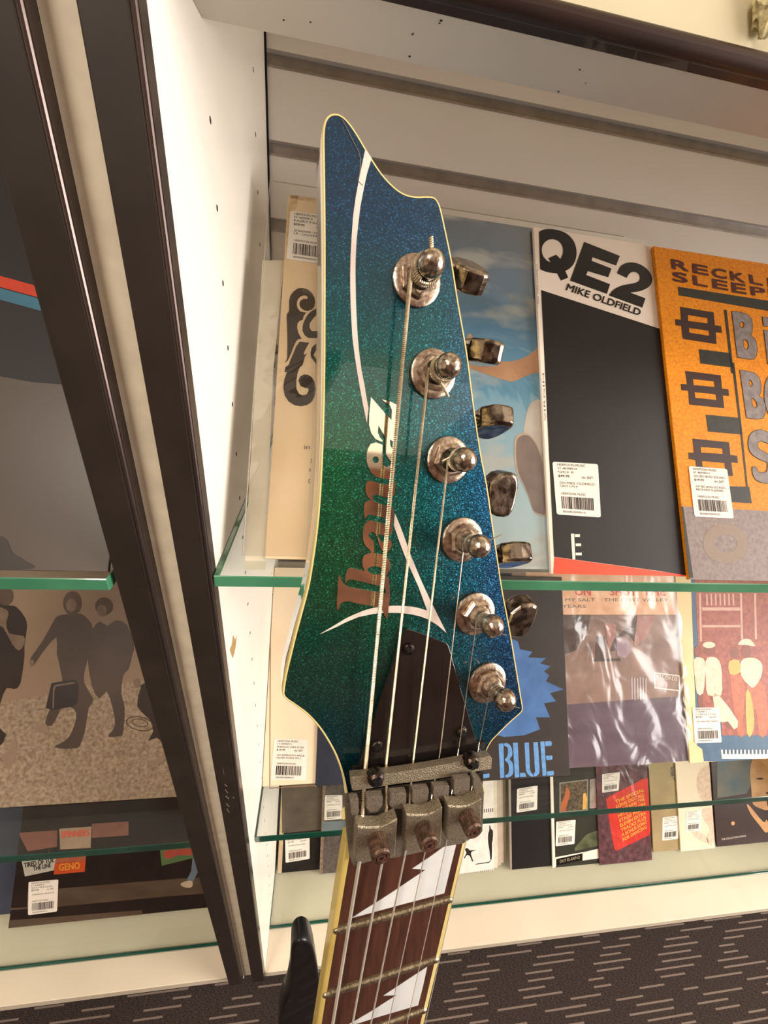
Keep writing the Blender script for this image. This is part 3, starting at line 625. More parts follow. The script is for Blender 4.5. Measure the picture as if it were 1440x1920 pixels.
# tuners
TU0, TV0, TA, TS = -0.01484821, -0.174357975, 0.298221, 0.025353228
btn_px = [(876, 519), (903, 662), (922, 792), (937, 925), (958, 1041), (972, 1155)]
btn_rot = [128, 102, 75, 8, 66, 20]
tilt = [(0.0, 0.0)] * 6
posts = []
for i in range(6):
    u0, v0 = TU0 + i * TS * math.sin(TA), TV0 + i * TS * math.cos(TA)
    c = HP.pt(u0, v0, 0); posts.append(c); nn = HP.n
    mb = MB(); lathe(mb, c, nn, [(.0069, 0), (.0071, .0003), (.0070, .0009), (.0064, .0013), (.0050, .0014)], 40)
    tm = mb.build('tuner_washer', aged, G, smooth=True)
    mb = MB(); lathe(mb, c + nn * .0013, nn, [(.0048, 0), (.0054, .0004), (.0054, .0014), (.0046, .0021), (.0034, .0021)], 6, xdir=gU * math.cos(.4 + i * .7) + gV * math.sin(.4 + i * .7))
    mb.build('hex_bushing', aged, tm)
    mb = MB(); lathe(mb, c + nn * .0020, nn, [(.0038, 0), (.0036, .0016), (.0030, .0022), (.0026, .0030), (.0024, .0044), (.0022, .0054)], 28)
    mb.build('string_post', aged_d if i < 3 else aged, tm, smooth=True)
    mb = MB(); lathe(mb, c + nn * .0104, nn, [(.0018, -.0040), (.0022, -.0030)] + [(.0035 * math.cos(a), .0035 * math.sin(a)) for a in [(-50 + 139 * q / 12) * math.pi / 180 for q in range(13)]], 28)
    mb.build('post_cap', ball_m, tm, smooth=True)
    # button on its shaft behind the face
    bc = HP.at(btn_px[i][0], btn_px[i][1], -0.0085); th = math.radians(btn_rot[i])
    e1 = (gU + gV * 0.02).normalized(); e2 = gV * math.cos(th) + gN * math.sin(th); e3 = e1.cross(e2)
    pro = [(-.0064, .0036), (-.0052, .0050), (-.0034, .0070), (-.0010, .0077), (.0018, .0078), (.0034, .0072), (.0044, .0056), (.0049, .0030)]
    ring = [(a, b) for a, b in pro] + [(a, -b) for a, b in reversed(pro)]
    mb = MB(); vv = []
    def tk(a): return 0.0026 if a > -.004 else 0.0034
    for sgn, k in ((-1, .86), (-1, 1.0), (1, 1.0), (1, .86)):
        z = (0.0035 if k < 1 else 0.0026) * sgn
        vv += [bc + e1 * ((a + .001) * k - .001) + e2 * b * k + e3 * z for a, b in ring]
    n_ = len(ring)
    mb.add(vv, [(r * n_ + k, r * n_ + (k + 1) % n_, (r + 1) * n_ + (k + 1) % n_, (r + 1) * n_ + k) for r in range(3) for k in range(n_)] + [tuple(range(n_)), tuple(range(3 * n_, 4 * n_))])
    lathe(mb, bc - e1 * .0190, e1, [(.0018, 0), (.0018, .0128), (.0030, .0134), (.0030, .0150)], 16)
    bt = mb.build('tuner_button', aged_d, tm); bevel(bt, 0.0004)
    mb = MB(); hc = HP.pt(u0, v0, -0.0141); mb.quadbox(hc - gU * .007 - gV * .008 , gU * .016, gV * .016, gN * .009); bevel(mb.build('gear_housing', aged_d, tm), .001)

# strings
def wrapc(i, h0, h1, turns, rad, start=math.pi, sg=-1):
    pts = []
    for k in range(int(turns * 28) + 1):
        a = start + sg * 2 * math.pi * k / 28; pts.append(posts[i] + HP.n * (h0 + (h1 - h0) * k / (turns * 28)) + (gU * math.cos(a) + gV * math.sin(a)) * rad)
    return pts
def dens(pts, step):
    out = []
    for a, b in zip(pts, pts[1:]):
        n_ = max(1, int((b - a).length / step)); out += [a + (b - a) * (k / n_) for k in range(n_)]
    return out + [pts[-1]]
SP = [  # start, at the bar, into the nut, behind the nut, frame bottom;  radius, winding pitch
    ((766, 556, .0060), (685, 1440, .0030), (679.5, 1529, .0042), (673, 1622, .0030), (624, 1920, .0034), .00060, .00050),
    ((801, 712, .0058), (724, 1432, .0028), (725, 1516, .0040), (714.5, 1628, .0030), (661, 1920, .0034), .00042, .00036),
    ((838, 882, .0062), (775, 1424, .0026), (767.5, 1508, .0040), (760.5, 1598, .0030), (695.5, 1920, .0034), .00033, .00027),
    ((868, 1036, .0066), (825, 1412, .0024), (809, 1497, .0040), (794, 1612, .0029), (728, 1920, .0032), .00019, 0),
    ((892, 1176, .0066), (860, 1404, .0022), (847, 1488, .0040), (835, 1590, .0029), (763, 1920, .0032), .00015, 0),
    ((917, 1303, .0066), (899, 1392, .0022), (884, 1481, .0040), (875, 1570, .0029), (797, 1920, .0030), .00012, 0)]
wrap = [(.0058, .0084, 2.2, .0036), (.0058, .0084, 2.4, .0034), (.0064, .0088, 2.0, .0030), (.0060, .0080, 2.6, .0027), (.0056, .0078, 3.6, .0026), (.0056, .0078, 3.6, .0026)]
tails = [[(812, 487, .010), (810, 470, .0105), (808, 444, .011)], [(824, 716, .007), (833, 728, .0075), (841, 745, .0080)], [(852, 848, .0095), (843, 858, .0098), (829, 865, .010)], [(905, 1018, .009), (918, 1013, .0095), (940, 1003, .010)], [(932, 1184, .009), (950, 1192, .010)], [(952, 1321, .009), (975, 1328, .010)]]
for i, (s0, s1, s2, s3, s4, rad, pitch) in enumerate(SP):
    pA, pB, pC = HP.at(*s0), HP.at(*s1), NB.at(*s2)
    pD = NP.at(*s3); pE = NP.at(*s4); dirn = (pE - pD).normalized(); pE2 = pD + dirn * (LNK - 0.02)
    w_ = wrapc(i, *wrap[i])
    m_ = wound if pitch else plain
    mb = MB()
    main = [pA, pB, pC + NB.n * 0.0, pC + gVn * 0.004 - NB.n * .0002]
    if pitch:
        d1 = dens(main, pitch / 2); tube(mb, d1, [rad * (1.10 if k % 2 else 0.86) for k in range(len(d1))], 8)
        d2 = dens([w_[0], pA], pitch / 2); d0 = dens(w_, pitch / 2)
        tube(mb, d2, [rad * (1.1 if k % 2 else .86) for k in range(len(d2))], 8); tube(mb, d0, [rad * (1.1 if k % 2 else .86) for k in range(len(d0))], 8)
        tl = dens([HP.at(*t) for t in tails[i]], pitch / 2); tube(mb, tl, [rad * (1.1 if k % 2 else .86) for k in range(len(tl))], 8)
    else:
        tube(mb, main, rad, 6); tube(mb, [w_[0], pA], rad, 6); tube(mb, w_, rad, 6); tube(mb, [HP.at(*t) for t in tails[i]], rad, 6)
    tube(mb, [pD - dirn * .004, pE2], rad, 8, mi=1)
    mb.build('string', [m_, bright_s], G, smooth=not pitch)

# ------------------------------------------------------------------ record sleeves
def clip(poly, box):
    x0, x1, y0, y1 = box
    def cut(p, ins, itx):
        out = []
        for i in range(len(p)):
            a, b = p[i - 1], p[i]
            if ins(b):
                if not ins(a): out.append(itx(a, b))
                out.append(b)
            elif ins(a): out.append(itx(a, b))
        return out
    def ix(v): return lambda a, b: (v, a[1] + (b[1] - a[1]) * (v - a[0]) / (b[0] - a[0]))
    def iy(v): return lambda a, b: (a[0] + (b[0] - a[0]) * (v - a[1]) / (b[1] - a[1]), v)
    for ins, itx in ((lambda q: q[0] >= x0, ix(x0)), (lambda q: q[0] <= x1, ix(x1)), (lambda q: q[1] >= y0, iy(y0)), (lambda q: q[1] <= y1, iy(y1))):
        poly = cut(poly, ins, itx)
        if len(poly) < 3: return []
    return poly
SPLIT = {'key_symbols': 'key_symbol', 'printed_figures': 'printed_figure', 'printed_hair': 'printed_head', 'printed_faces': 'printed_face', 'printed_shoes': 'printed_footwear', 'printed_shirts': 'printed_shirt', 'ink_figures': 'ink_figure', 'block_letters': 'block_letter', 'letter_outlines': 'letter_outline', 'printed_trousers': 'printed_trouser', 'printed_vest': 'printed_garment', 'photo_figures': 'photo_figure', 'photo_shadows': 'photo_shadow', 'manhole_rings': 'manhole_ring', 'scroll_lettering': 'scroll_letter', 'stencil_lettering': 'stencil_letter_piece', 'ruled_bars': 'ruled_bar', 'poster_panels': 'poster_panel', 'leaf_print': 'leaf', 'portrait_figure': 'portrait_part', 'facial_features': 'facial_feature', 'stage_boards': 'stage_board', 'cream_foot': 'cream_strip', 'white_marks': 'white_mark', 'printed_arm': 'printed_limb', 'edge_wear': 'worn_edge', 'title_lettering': 'title_letter'}
class Rec:
    def __init__(s, label, bl, y, zb, m, w_=0.315, hgt=0.315, th=0.003, lean=38.0, group=None, spine=None, x0=None, name='record_sleeve', cat='record'):
        s.th = th; a = math.radians(lean); s.pl = PL((0, y, zb + th * math.sin(a)), (1, 0, 0), (0, math.sin(a), math.cos(a)), (0, -math.cos(a), math.sin(a)))
        s.s0 = s.pl.loc(*bl)[0] if x0 is None else x0; s.box = (s.s0, s.s0 + w_, 0.0, hgt)
        s.root = root(name, (s.s0 + w_ / 2, y + 0.06, zb), label, cat, group)
        mb = MB(); prism_l(mb, s.pl, [[(s.s0, 0), (s.s0 + w_, 0), (s.s0 + w_, hgt), (s.s0, hgt)]], -th, 0)
        s.cover = mb.build('cover', m, s.root); bevel(s.cover, 0.0005)
        if spine is not None:
            sm, sw = spine; mb = MB(); prism_l(mb, s.pl, [[(s.s0 - .0003, 0.0005), (s.s0 + sw, 0.0005), (s.s0 + sw, hgt - .0005), (s.s0 - .0003, hgt - .0005)]], -th + .0002, 0.00012); mb.build('spine', sm, s.root)
    def print(s, name, shapes, m, h=0.00018, label=None, clipped=True, par=None, local=False):
        if len(shapes) > 1 and name in SPLIT:
            for sh_ in shapes: s.print(SPLIT[name], [sh_], m, h, label, clipped, par, local)
            return
        mb = MB()
        for lp in shapes:
            loops = lp if isinstance(lp[0], list) else [lp]
            if not local: loops = [[s.pl.loc(x, y, h) for x, y in l] for l in loops]
            if clipped and len(loops) == 1: loops = [clip(loops[0], s.box)]
            if loops[0]: prism_l(mb, s.pl, loops, h - 0.00012, h)
        if not mb.v: return None
        return mb.build(name, m, par or s.root, label=label)
    def text(s, name, items, m, h=0.0004, label=None, par=None):
        mb = MB()
        for it in items: text_on(mb, s.pl, it[0], it[1], it[2], it[3], h, *(it[4:]))
        return mb.build(name, m, par or s.root, label=label)
    def sticker(s, quad, lines, seed=1, h=0.0003, faint=False):
        """quad: photo points tl, tr, br, bl"""
        P = [s.pl.at(x, y, h) for x, y in quad]
        q = lambda x, y: (P[3] * (1 - x) + P[2] * x) * (1 - y) + (P[0] * (1 - x) + P[1] * x) * y + s.pl.n * 0.00008
        mb = MB(); r_ = .05; cs = []
        for cx, cy, a0 in ((r_, r_, 180), (1 - r_, r_, 270), (1 - r_, 1 - r_, 0), (r_, 1 - r_, 90)):
            for k in range(4):
                a = math.radians(a0 + 30 * k); cs.append((cx + r_ * math.cos(a), cy + r_ * math.sin(a) * .7))
        tp = [q(*c) for c in cs]; n = len(tp); mb.add(tp + [p - s.pl.n * .00015 for p in tp], [tuple(range(n)), tuple(range(n, 2 * n))] + [(k, (k + 1) % n, n + (k + 1) % n, n + k) for k in range(n)])
        st = mb.build('price_sticker', paper, s.root)
        q2 = lambda x, y: q(x, y) + s.pl.n * 0.00015
        rnd = random.Random(seed); mb = MB(); x = .13
        while x < .86:
            wd = rnd.choice((.008, .012, .02, .03)); mb.add([q2(x, .13), q2(x + wd, .13), q2(x + wd, .35), q2(x, .35)], [(0, 1, 2, 3)]); x += wd + rnd.choice((.008, .012, .018))
        mb.build('barcode', ink, st)
        mb = MB()
        for (t, x, y, wd, hh, b) in lines: text_uv(mb, q2, t, x, y, hh, wd, b)
        mb.build('sticker_print', greyink if faint else ink, st)
        return st
def std(shop, l2, l3, price, l5, l6=None, code='BIS082000010'):
    L = [(shop, .10, .915, .62, .045, 0), ('ST 48398914', .10, .85, .42, .040, 0), (l3, .10, .78, min(.8, .07 * len(l3)), .042, 0), (price, .10, .70, .25, .050, .02), ('inc GST', .62, .70, .25, .045, .01), (l5, .12, .58, min(.8, .05 * len(l5)), .042, 0)]
    if l6: L.append((l6, .12, .52, min(.7, .05 * len(l6)), .040, 0))
    L += [('HERPOON MUSIC', .14, .385, .55, .040, 0), (code, .15, .06, .50, .035, 0)]
    return L
T1L = 'record sleeves standing on the upper glass shelf'; T2L = 'record sleeves standing on the lower glass shelf'; T3L = 'record sleeves standing on the cabinet deck'
SZ1, SZ2, SZ3 = Z1 + .0001, Z2 + .0001, Z3 + .0001
card_w = mat('white card', (240, 228, 214), 0.45, rgb2=(234, 220, 204), scale=20)
blk = mat('black printed card', (22, 17, 15), 0.5, rgb2=(30, 24, 22), scale=8, contrast=.2, spec=.3)
blk_ink = mat('solid black ink', (22, 17, 16), 0.35)
redp = mat('orange red print', (236, 84, 56), 0.4, rgb2=(228, 78, 52), scale=30)
cream_card = mat('aged cream card', (238, 214, 178), 0.55, rgb2=(226, 196, 152), scale=14, detail=5, contrast=.2)
brown_ink = mat('dark brown ornament ink', (66, 56, 48), 0.5)

# --- cream sleeve with dark scroll lettering, in a clear plastic outer
r = Rec('cream sleeve with dark brown scroll lettering in a loose clear outer', (495, 1072), .2450, SZ1, cream_card, hgt=.315, lean=38.5, group=T1L)
s_edge = r.pl.loc(495, 1072)[0]
r.print('inner_sleeve', [[(492, 488), (533, 488), (512, 700), (497, 1068), (458, 1068), (480, 700)]], mat('milky inner sleeve', (216, 206, 184), 0.5, rgb2=(204, 192, 168), scale=40), h=-0.0012, clipped=False, label='milky paper inner sleeve')
r.print('edge_wear', [[(545, 366), (560, 366), (550, 420), (541, 470), (536, 460), (540, 400)], [(541, 365), (592, 372), (592, 380), (546, 372)]], mat('brown edge wear', (196, 160, 116), 0.7, rgb2=(226, 196, 152), scale=200), h=.00012)
k = lambda p: sc(7.385, 490, 520, p)
oA = [(385, 460), (383, 330), (400, 260), (440, 200), (500, 155), (570, 145), (640, 165), (700, 215), (735, 280), (745, 340), (735, 400), (700, 445), (640, 465), (590, 455), (545, 420), (525, 370), (540, 325), (580, 298), (640, 298), (638, 262), (600, 248), (545, 262), (505, 305), (490, 365), (500, 425), (540, 472), (620, 487), (590, 530), (570, 590), (530, 600), (500, 640), (495, 700), (512, 770), (560, 850), (515, 855), (485, 880), (450, 950), (415, 1045), (365, 1150), (320, 1190), (358, 1130), (362, 900), (355, 620), (352, 590), (350, 570), (356, 500), (372, 490)]
oB = [(760, 430), (690, 470), (640, 520), (600, 590), (575, 660), (570, 740), (600, 800), (650, 838), (760, 842), (820, 800), (840, 740), (745, 745), (700, 745), (668, 700), (668, 640), (700, 590), (760, 520)]
oC = [(530, 890), (665, 905), (630, 960), (590, 1040), (590, 1075), (632, 1050), (600, 1110), (570, 1215), (530, 1250), (500, 1330), (485, 1430), (485, 1540), (520, 1610), (570, 1635), (630, 1620), (655, 1570), (650, 1535), (600, 1530), (540, 1500), (512, 1430), (535, 1375), (590, 1342), (650, 1350), (700, 1385), (740, 1450), (755, 1550), (735, 1650), (700, 1720), (640, 1765), (550, 1785), (460, 1770), (380, 1720), (325, 1640), (305, 1540), (315, 1430), (355, 1310), (320, 1315), (335, 1240), (380, 1210), (400, 1150), (440, 1060), (480, 960)]
oD = [(760, 915), (700, 970), (680, 1040), (690, 1110), (760, 1200), (760, 1140), (722, 1070), (760, 1005)]
r.print('scroll_lettering', [k(oA), k(oB), k(oC), k(oD)], brown_ink, label='dark brown scroll lettering', clipped=False)
r.text('small_print', [('in', (570.5, 842), (581, 842), (570.5, 834)), ('J', (581, 868), (584, 868), (581, 860)), ('s', (579, 884), (583, 884), (579, 878)), ('c', (578, 906), (582, 906), (578, 898))], greyink)
r.sticker([(544.5, 394), (625, 405), (622, 499), (536.8, 487)], std('HERPOON MUSIC', '', 'FAIRYTALE', '$29.95', 'DONOVAN - FAIRYTALE', 'LP - UNIVERSAL'), 3)
mb = MB(); bx0 = r.pl.loc(451.5, 1072)[0]
prism_l(mb, r.pl, [[(bx0, .002), (r.s0 + .325, .002), (r.s0 + .325, .326), (bx0, .326)]], .0012, .00125); mb.build('plastic_outer', plastic, r.root, label='loose clear plastic outer')
mb = MB(); tube(mb, [r.pl.pt(bx0 + .0006, .0022, .001), r.pl.pt(bx0 + .0002, .15, .0016), r.pl.pt(bx0 + .0008, .325, .001), r.pl.pt(r.s0 + .325, .325, .001)], .0005, 6); mb.build('plastic_seam', mat('plastic seam', (170, 160, 140), .2, coat=1), r.root)

# --- blue sky sleeve
def sky_mat():
    m = bpy.data.materials.new('blue sky print'); m.use_nodes = True; nt = m.node_tree; L = nt.links.new; b = nt.nodes['Principled BSDF']
    b.inputs['Roughness'].default_value = .25; b.inputs['Coat Weight'].default_value = .5
    tc = nt.nodes.new('ShaderNodeTexCoord'); sx = nt.nodes.new('ShaderNodeSeparateXYZ'); L(tc.outputs['Object'], sx.inputs[0])
    mr = nt.nodes.new('ShaderNodeMapRange'); mr.inputs[1].default_value = 0.0; mr.inputs[2].default_value = 0.25; L(sx.outputs[2], mr.inputs[0])
    rp = nt.nodes.new('ShaderNodeValToRGB'); e = rp.color_ramp.elements; e[0].color = lin((186, 208, 210)); e[0].position = .0; e[1].color = lin((58, 92, 122)); e[1].position = 1.0
    q = e.new(.45); q.color = lin((112, 164, 190)); q = e.new(.75); q.color = lin((72, 124, 160)); L(mr.outputs[0], rp.inputs[0])
    mp = nt.nodes.new('ShaderNodeMapping'); mp.inputs['Scale'].default_value = (14, 22, 34); mp.inputs['Location'].default_value = (1.3, 0.4, 0.2); L(tc.outputs['Object'], mp.inputs[0])
    nz = nt.nodes.new('ShaderNodeTexNoise'); nz.inputs['Scale'].default_value = 1.0; nz.inputs['Detail'].default_value = 3; L(mp.outputs[0], nz.inputs[0])
    r2 = nt.nodes.new('ShaderNodeValToRGB'); r2.color_ramp.elements[0].position = .52; r2.color_ramp.elements[1].position = .66; L(nz.outputs[0], r2.inputs[0])
    mx = nt.nodes.new('ShaderNodeMix'); mx.data_type = 'RGBA'; L(r2.outputs[0], mx.inputs[0]); L(rp.outputs[0], mx.inputs[6]); mx.inputs[7].default_value = lin((178, 184, 182)); L(mx.outputs[2], b.inputs['Base Color'])
    return m
r = Rec('blue sky sleeve with a bare arm and shoe sole, beside the tuners', None, .2387, SZ1, sky_mat(), x0=-.0085, hgt=.318, lean=38.5, group=T1L)
skin = mat('printed skin', (204, 160, 124), .35, rgb2=(176, 130, 98), scale=30)
kk = lambda p: sc(4.466, 700, 420, p)
r.print('printed_arm', [cr(kk([(760, 1180), (820, 1150), (960, 1130), (1080, 1150), (1180, 1145), (1280, 1110), (1350, 1060), (1420, 1010), (1440, 1225), (1340, 1250), (1240, 1290), (1160, 1320), (1080, 1300), (960, 1262), (830, 1215)]), 3), cr(kk([(783, 1000), (788, 940), (806, 918), (828, 940), (832, 1000)]), 3)], skin, label='printed bare arm and fingertip')
r.print('printed_sock', [cr(kk([(1258, 1760), (1290, 1560), (1335, 1485), (1400, 1470), (1440, 1490), (1440, 1910), (1300, 1860)]), 3)], mat('printed white sock', (208, 198, 188), .4, rgb2=(188, 176, 166), scale=40))
k5 = lambda p: sc(5.054, 760, 780, p)
sole = [(1035, 240), (1060, 185), (1110, 160), (1170, 170), (1220, 220), (1270, 310), (1310, 420), (1325, 600), (1340, 750), (1345, 940), (1290, 945), (1220, 910), (1180, 800), (1120, 660), (1060, 540), (1035, 400)]
r.print('printed_shoe', [cr(k5(sole), 3)], mat('printed shoe edge', (196, 172, 150), .4), h=.0003)
sm_ = [(1188 + (x - 1188) * .88, 560 + (y - 560) * .95) for x, y in sole]
r.print('printed_sole', [cr(k5(sm_), 3)], mat('printed grey sole', (124, 102, 94), .4, rgb2=(104, 86, 80), scale=60), h=.0004, label='printed grey brown sole')
mb = MB(); prism_l(mb, r.pl, [[(r.s0 - .004, .002), (r.s0 + .312, .002), (r.s0 + .312, .323), (r.s0 - .004, .323)]], .0011, .00115); mb.build('plastic_outer', plastic, r.root, label='clear plastic outer')

# --- black sleeve, white slanted head band
r = Rec('black sleeve with a slanted white band reading QE2 and a red bottom edge', (1034, 1085), .2332, SZ1, card_w, hgt=.3185, lean=38.5, group=T1L)
r.print('black_field', [[(1014.8, 543.7), (1239, 617), (1560, 722), (1640, 1140), (1240, 1071), (1039, 1044), (1027, 800)]], blk)
r.print('red_field', [[(1039.5, 1044.5), (1240, 1071.5), (1640, 1130), (1660, 1300), (1030, 1200)]], redp)
q6 = lambda p: sc(5.76, 1000, 410, p)
Qo = cr([(62, 142), (110, 118), (180, 112), (260, 122), (340, 150), (400, 195), (445, 260), (466, 340), (462, 420), (435, 490), (390, 540)], 3, False) + [(345, 565), (378, 635), (300, 668), (258, 590)] + cr([(200, 585), (130, 570), (74, 545)], 2, False)
Qi = cr([(215, 220), (270, 240), (310, 285), (322, 340), (315, 390), (293, 435)], 2, False) + [(248, 388), (162, 428), (190, 472)] + cr([(150, 455), (110, 410), (92, 350), (100, 290), (140, 240), (180, 222)], 2, False)
Eo = [(550, 250), (935, 402), (895, 505), (640, 415), (630, 455), (845, 538), (810, 632), (588, 565), (572, 608), (830, 708), (795, 812), (397, 668)]
To = cr([(905, 590), (930, 530), (975, 490), (1040, 472), (1120, 480), (1200, 520), (1260, 580), (1285, 650), (1270, 710), (1220, 755), (1140, 785), (1045, 797)], 2, False) + [(1212, 860), (1178, 960), (815, 828)] + cr([(850, 780), (900, 745), (980, 715), (1070, 700), (1130, 680), (1150, 645), (1140, 600), (1100, 575), (1055, 580), (1025, 610), (1010, 640)], 2, False)
r.print('title_lettering', [[q6(Qo), q6(Qi)], q6(Eo), q6(To)], blk_ink, clipped=False, h=.0002, label='heavy black title QE2')
r.text('name_lettering', [('MIKE OLDFIELD', (1061, 543.5), (1199.2, 592), (1065.2, 531.5), .035)], blk_ink)
zz = lambda p: sc(2.667, 820, 400, p)
r.print('white_marks', [zz([(668, 1602), (684, 1602), (690, 1730), (676, 1730)]), zz([(688, 1605), (713, 1605), (713, 1618), (688, 1618)]), zz([(692, 1651), (719, 1651), (719, 1664), (692, 1664)]), zz([(692, 1697), (722, 1697), (722, 1710), (692, 1710)])], card_w, h=.0004)
r.text('spine_print', [('QE2  MIKE OLDFIELD', (1011, 570), (1008.3, 495), (1008, 570), .0), ('VIRGIN', (1024, 790), (1020, 700), (1021, 790), .0)], greyink, h=.0002)
r.sticker([(1035.6, 864.2), (1121, 868.7), (1126.7, 971.8), (1044, 966)], std('HERPOON MUSIC', '', 'QE2 E', '$49.95', 'GH MIKE OLDFIELD-', 'QE2 LPLP'), 5, h=.0004)

# --- orange sleeve
orange = mat('mottled orange card', (236, 152, 22), .6, rgb2=(208, 118, 12), scale=420, detail=5, contrast=.35)
greym = mat('mottled grey lilac card', (150, 134, 128), .55, rgb2=(122, 108, 104), scale=300, detail=5, contrast=.3)
maroon = mat('maroon print', (84, 34, 28), .55); dgreen = mat('dark green black print', (40, 42, 36), .55, rgb2=(50, 50, 42), scale=200); pbrown = mat('dark plum print', (58, 38, 34), .55)
gletter = mat('grey letter print', (142, 132, 130), .6, rgb2=(122, 112, 110), scale=160)
r = Rec('mottled orange sleeve with grey block letters and a lilac grey foot', (1292, 1085), .2290, SZ1, orange, hgt=.317, lean=38.5, group=T1L)
r.print('grey_foot', [[(1270, 949), (1276, 949), (1440, 958), (1900, 985), (1900, 1300), (1280, 1200)]], greym)
a7 = lambda p: sc(6.857, 1230, 450, p); b4 = lambda p: sc(4.57, 1240, 680, p)
def let(t, bl, br, tl): return (t, a7([bl])[0], a7([br])[0], a7([tl])[0], .07)
r.text('band_lettering', [let('R', (213, 365), (418, 402), (198, 248)), let('E', (483, 420), (672, 454), (474, 306)), let('C', (728, 472), (908, 500), (720, 358)), let('K', (972, 512), (1143, 548), (956, 402)), let('L', (1215, 552), (1370, 585), (1198, 446)), let('E', (1450, 600), (1630, 640), (1434, 492)), let('S', (1690, 650), (1880, 690), (1672, 540)),
    let('S', (225, 525), (408, 552), (212, 408)), let('L', (490, 572), (660, 604), (478, 458)), let('E', (738, 612), (925, 648), (728, 500)), let('E', (985, 668), (1160, 694), (974, 548)), let('P', (1232, 705), (1410, 730), (1218, 598)), let('E', (1460, 750), (1640, 790), (1446, 640)), let('R', (1700, 800), (1880, 840), (1686, 690))], maroon, h=.0003)
r.print('ruled_bars', [a7([(285, 600), (1440, 780), (2600, 970), (2600, 1100), (1440, 910), (295, 710)]), a7([(552, 1403), (945, 1452), (985, 1640), (572, 1585)]), a7([(875, 895), (910, 900), (1002, 1714), (968, 1714)]), b4([(604, 0), (626, 0), (686, 520), (742, 1062), (728, 1062), (668, 520)]), b4([(382, 445), (665, 472), (690, 615), (402, 590)]), b4([(570, 1058), (755, 1064), (776, 1205), (605, 1195)])], dgreen, h=.0002)
i1o = [(312, 858), (742, 930), (758, 1095), (838, 1105), (848, 1195), (768, 1185), (780, 1338), (345, 1270), (328, 1105), (255, 1095), (247, 1018), (325, 1025)]
r.print('key_symbols', [[a7(i1o), a7([(410, 962), (665, 1005), (668, 1072), (415, 1040)]), a7([(425, 1130), (682, 1165), (688, 1232), (430, 1190)])],
    [b4([(205, 70), (510, 108), (520, 222), (575, 228), (582, 285), (528, 280), (540, 390), (240, 358), (232, 240), (172, 235), (168, 182), (222, 185)]), b4([(272, 140), (452, 160), (458, 208), (278, 192)]), b4([(286, 252), (466, 270), (474, 320), (292, 300)])],
    [b4([(268, 650), (580, 682), (592, 790), (650, 798), (657, 860), (600, 855), (615, 972), (305, 945), (295, 835), (238, 825), (232, 770), (282, 772)]), b4([(338, 722), (525, 735), (530, 782), (342, 770)]), b4([(350, 842), (545, 860), (550, 915), (354, 890)])]], pbrown, h=.0002, clipped=False)
B1 = [a7([(978, 918), (1090, 930), (1180, 960), (1225, 1010), (1240, 1080), (1235, 1170), (1215, 1230), (1260, 1260), (1290, 1320), (1300, 1400), (1290, 1480), (1260, 1525), (1200, 1530), (1050, 1505)]), a7([(1080, 1060), (1110, 1045), (1135, 1070), (1135, 1105), (1115, 1135), (1090, 1130), (1078, 1100)]), a7([(1118, 1285), (1150, 1275), (1185, 1310), (1195, 1360), (1180, 1405), (1150, 1410), (1130, 1380)])]
B2 = [b4([(675, 65), (740, 75), (800, 90), (840, 130), (855, 200), (850, 255), (835, 285), (870, 310), (892, 370), (890, 430), (870, 475), (820, 482), (732, 472)]), b4([(750, 150), (765, 145), (782, 170), (782, 195), (765, 208), (752, 190)]), b4([(770, 305), (790, 302), (818, 340), (825, 375), (805, 392), (782, 370)])]
Il = [a7([(1370, 990), (1500, 1008), (1510, 1118), (1385, 1100)])]; I2 = [a7([(1390, 1160), (1520, 1180), (1570, 1620), (1440, 1590)])]
Ol = [b4(ell(965, 300, 80, 195, 24, -.1)), b4(ell(965, 300, 22, 110, 16, -.1))]
Sl = [b4(cr([(880, 585), (850, 575), (790, 590), (752, 640), (748, 720), (775, 780), (840, 825), (900, 850), (912, 870), (905, 930), (870, 945), (830, 935), (815, 900), (782, 895), (785, 950), (810, 1000), (860, 1025), (914, 1030), (960, 1010), (985, 960), (985, 880), (960, 820), (900, 775), (850, 750), (825, 720), (830, 680), (860, 670), (914, 690), (950, 690), (960, 620)], 2))]
Gx = [a7([(1600, 1015), (1760, 1040), (1770, 1150), (1690, 1130), (1720, 1620), (1650, 1620)])]
def fat(l, d):
    q = [r.pl.loc(x, y, .0003) for x, y in l]; return inset(q, d)
sh = []
for g in (B1, B2, Il, I2, Ol, Sl): sh.append([fat(g[0], -.0011)] + [fat(h_, .0011) for h_ in g[1:]])
r.print('letter_outlines', sh, mat('dark letter outline', (58, 50, 36), .6), h=.0003, clipped=False, local=True)
r.print('block_letters', [B1, B2, Il, I2, Ol, Sl], gletter, h=.00042, clipped=False, label='grey block letters')
r.print('worn_ring', [[ell(1360, 1019, 42, 37, 26, .1), ell(1360, 1019, 22, 17, 20, .1)]], mat('worn ring', (144, 124, 106), .6, rgb2=(146, 130, 122), scale=260, contrast=.2), h=.00028, clipped=False)
r.print('dark_spine_foot', [[(1276, 949), (1281, 950), (1300, 1083), (1291, 1085)]], dgreen, h=.0002)
r.sticker([(1291, 872.6), (1363, 878), (1376, 973.6), (1302.4, 970)], std('HERPOON MUSIC', '', 'GH BIG BOSS SOUND', '$19.95', 'GH BIG BOSS SOUNDS -', 'RECKLESS SLEEPERS'), 8, h=.0005)

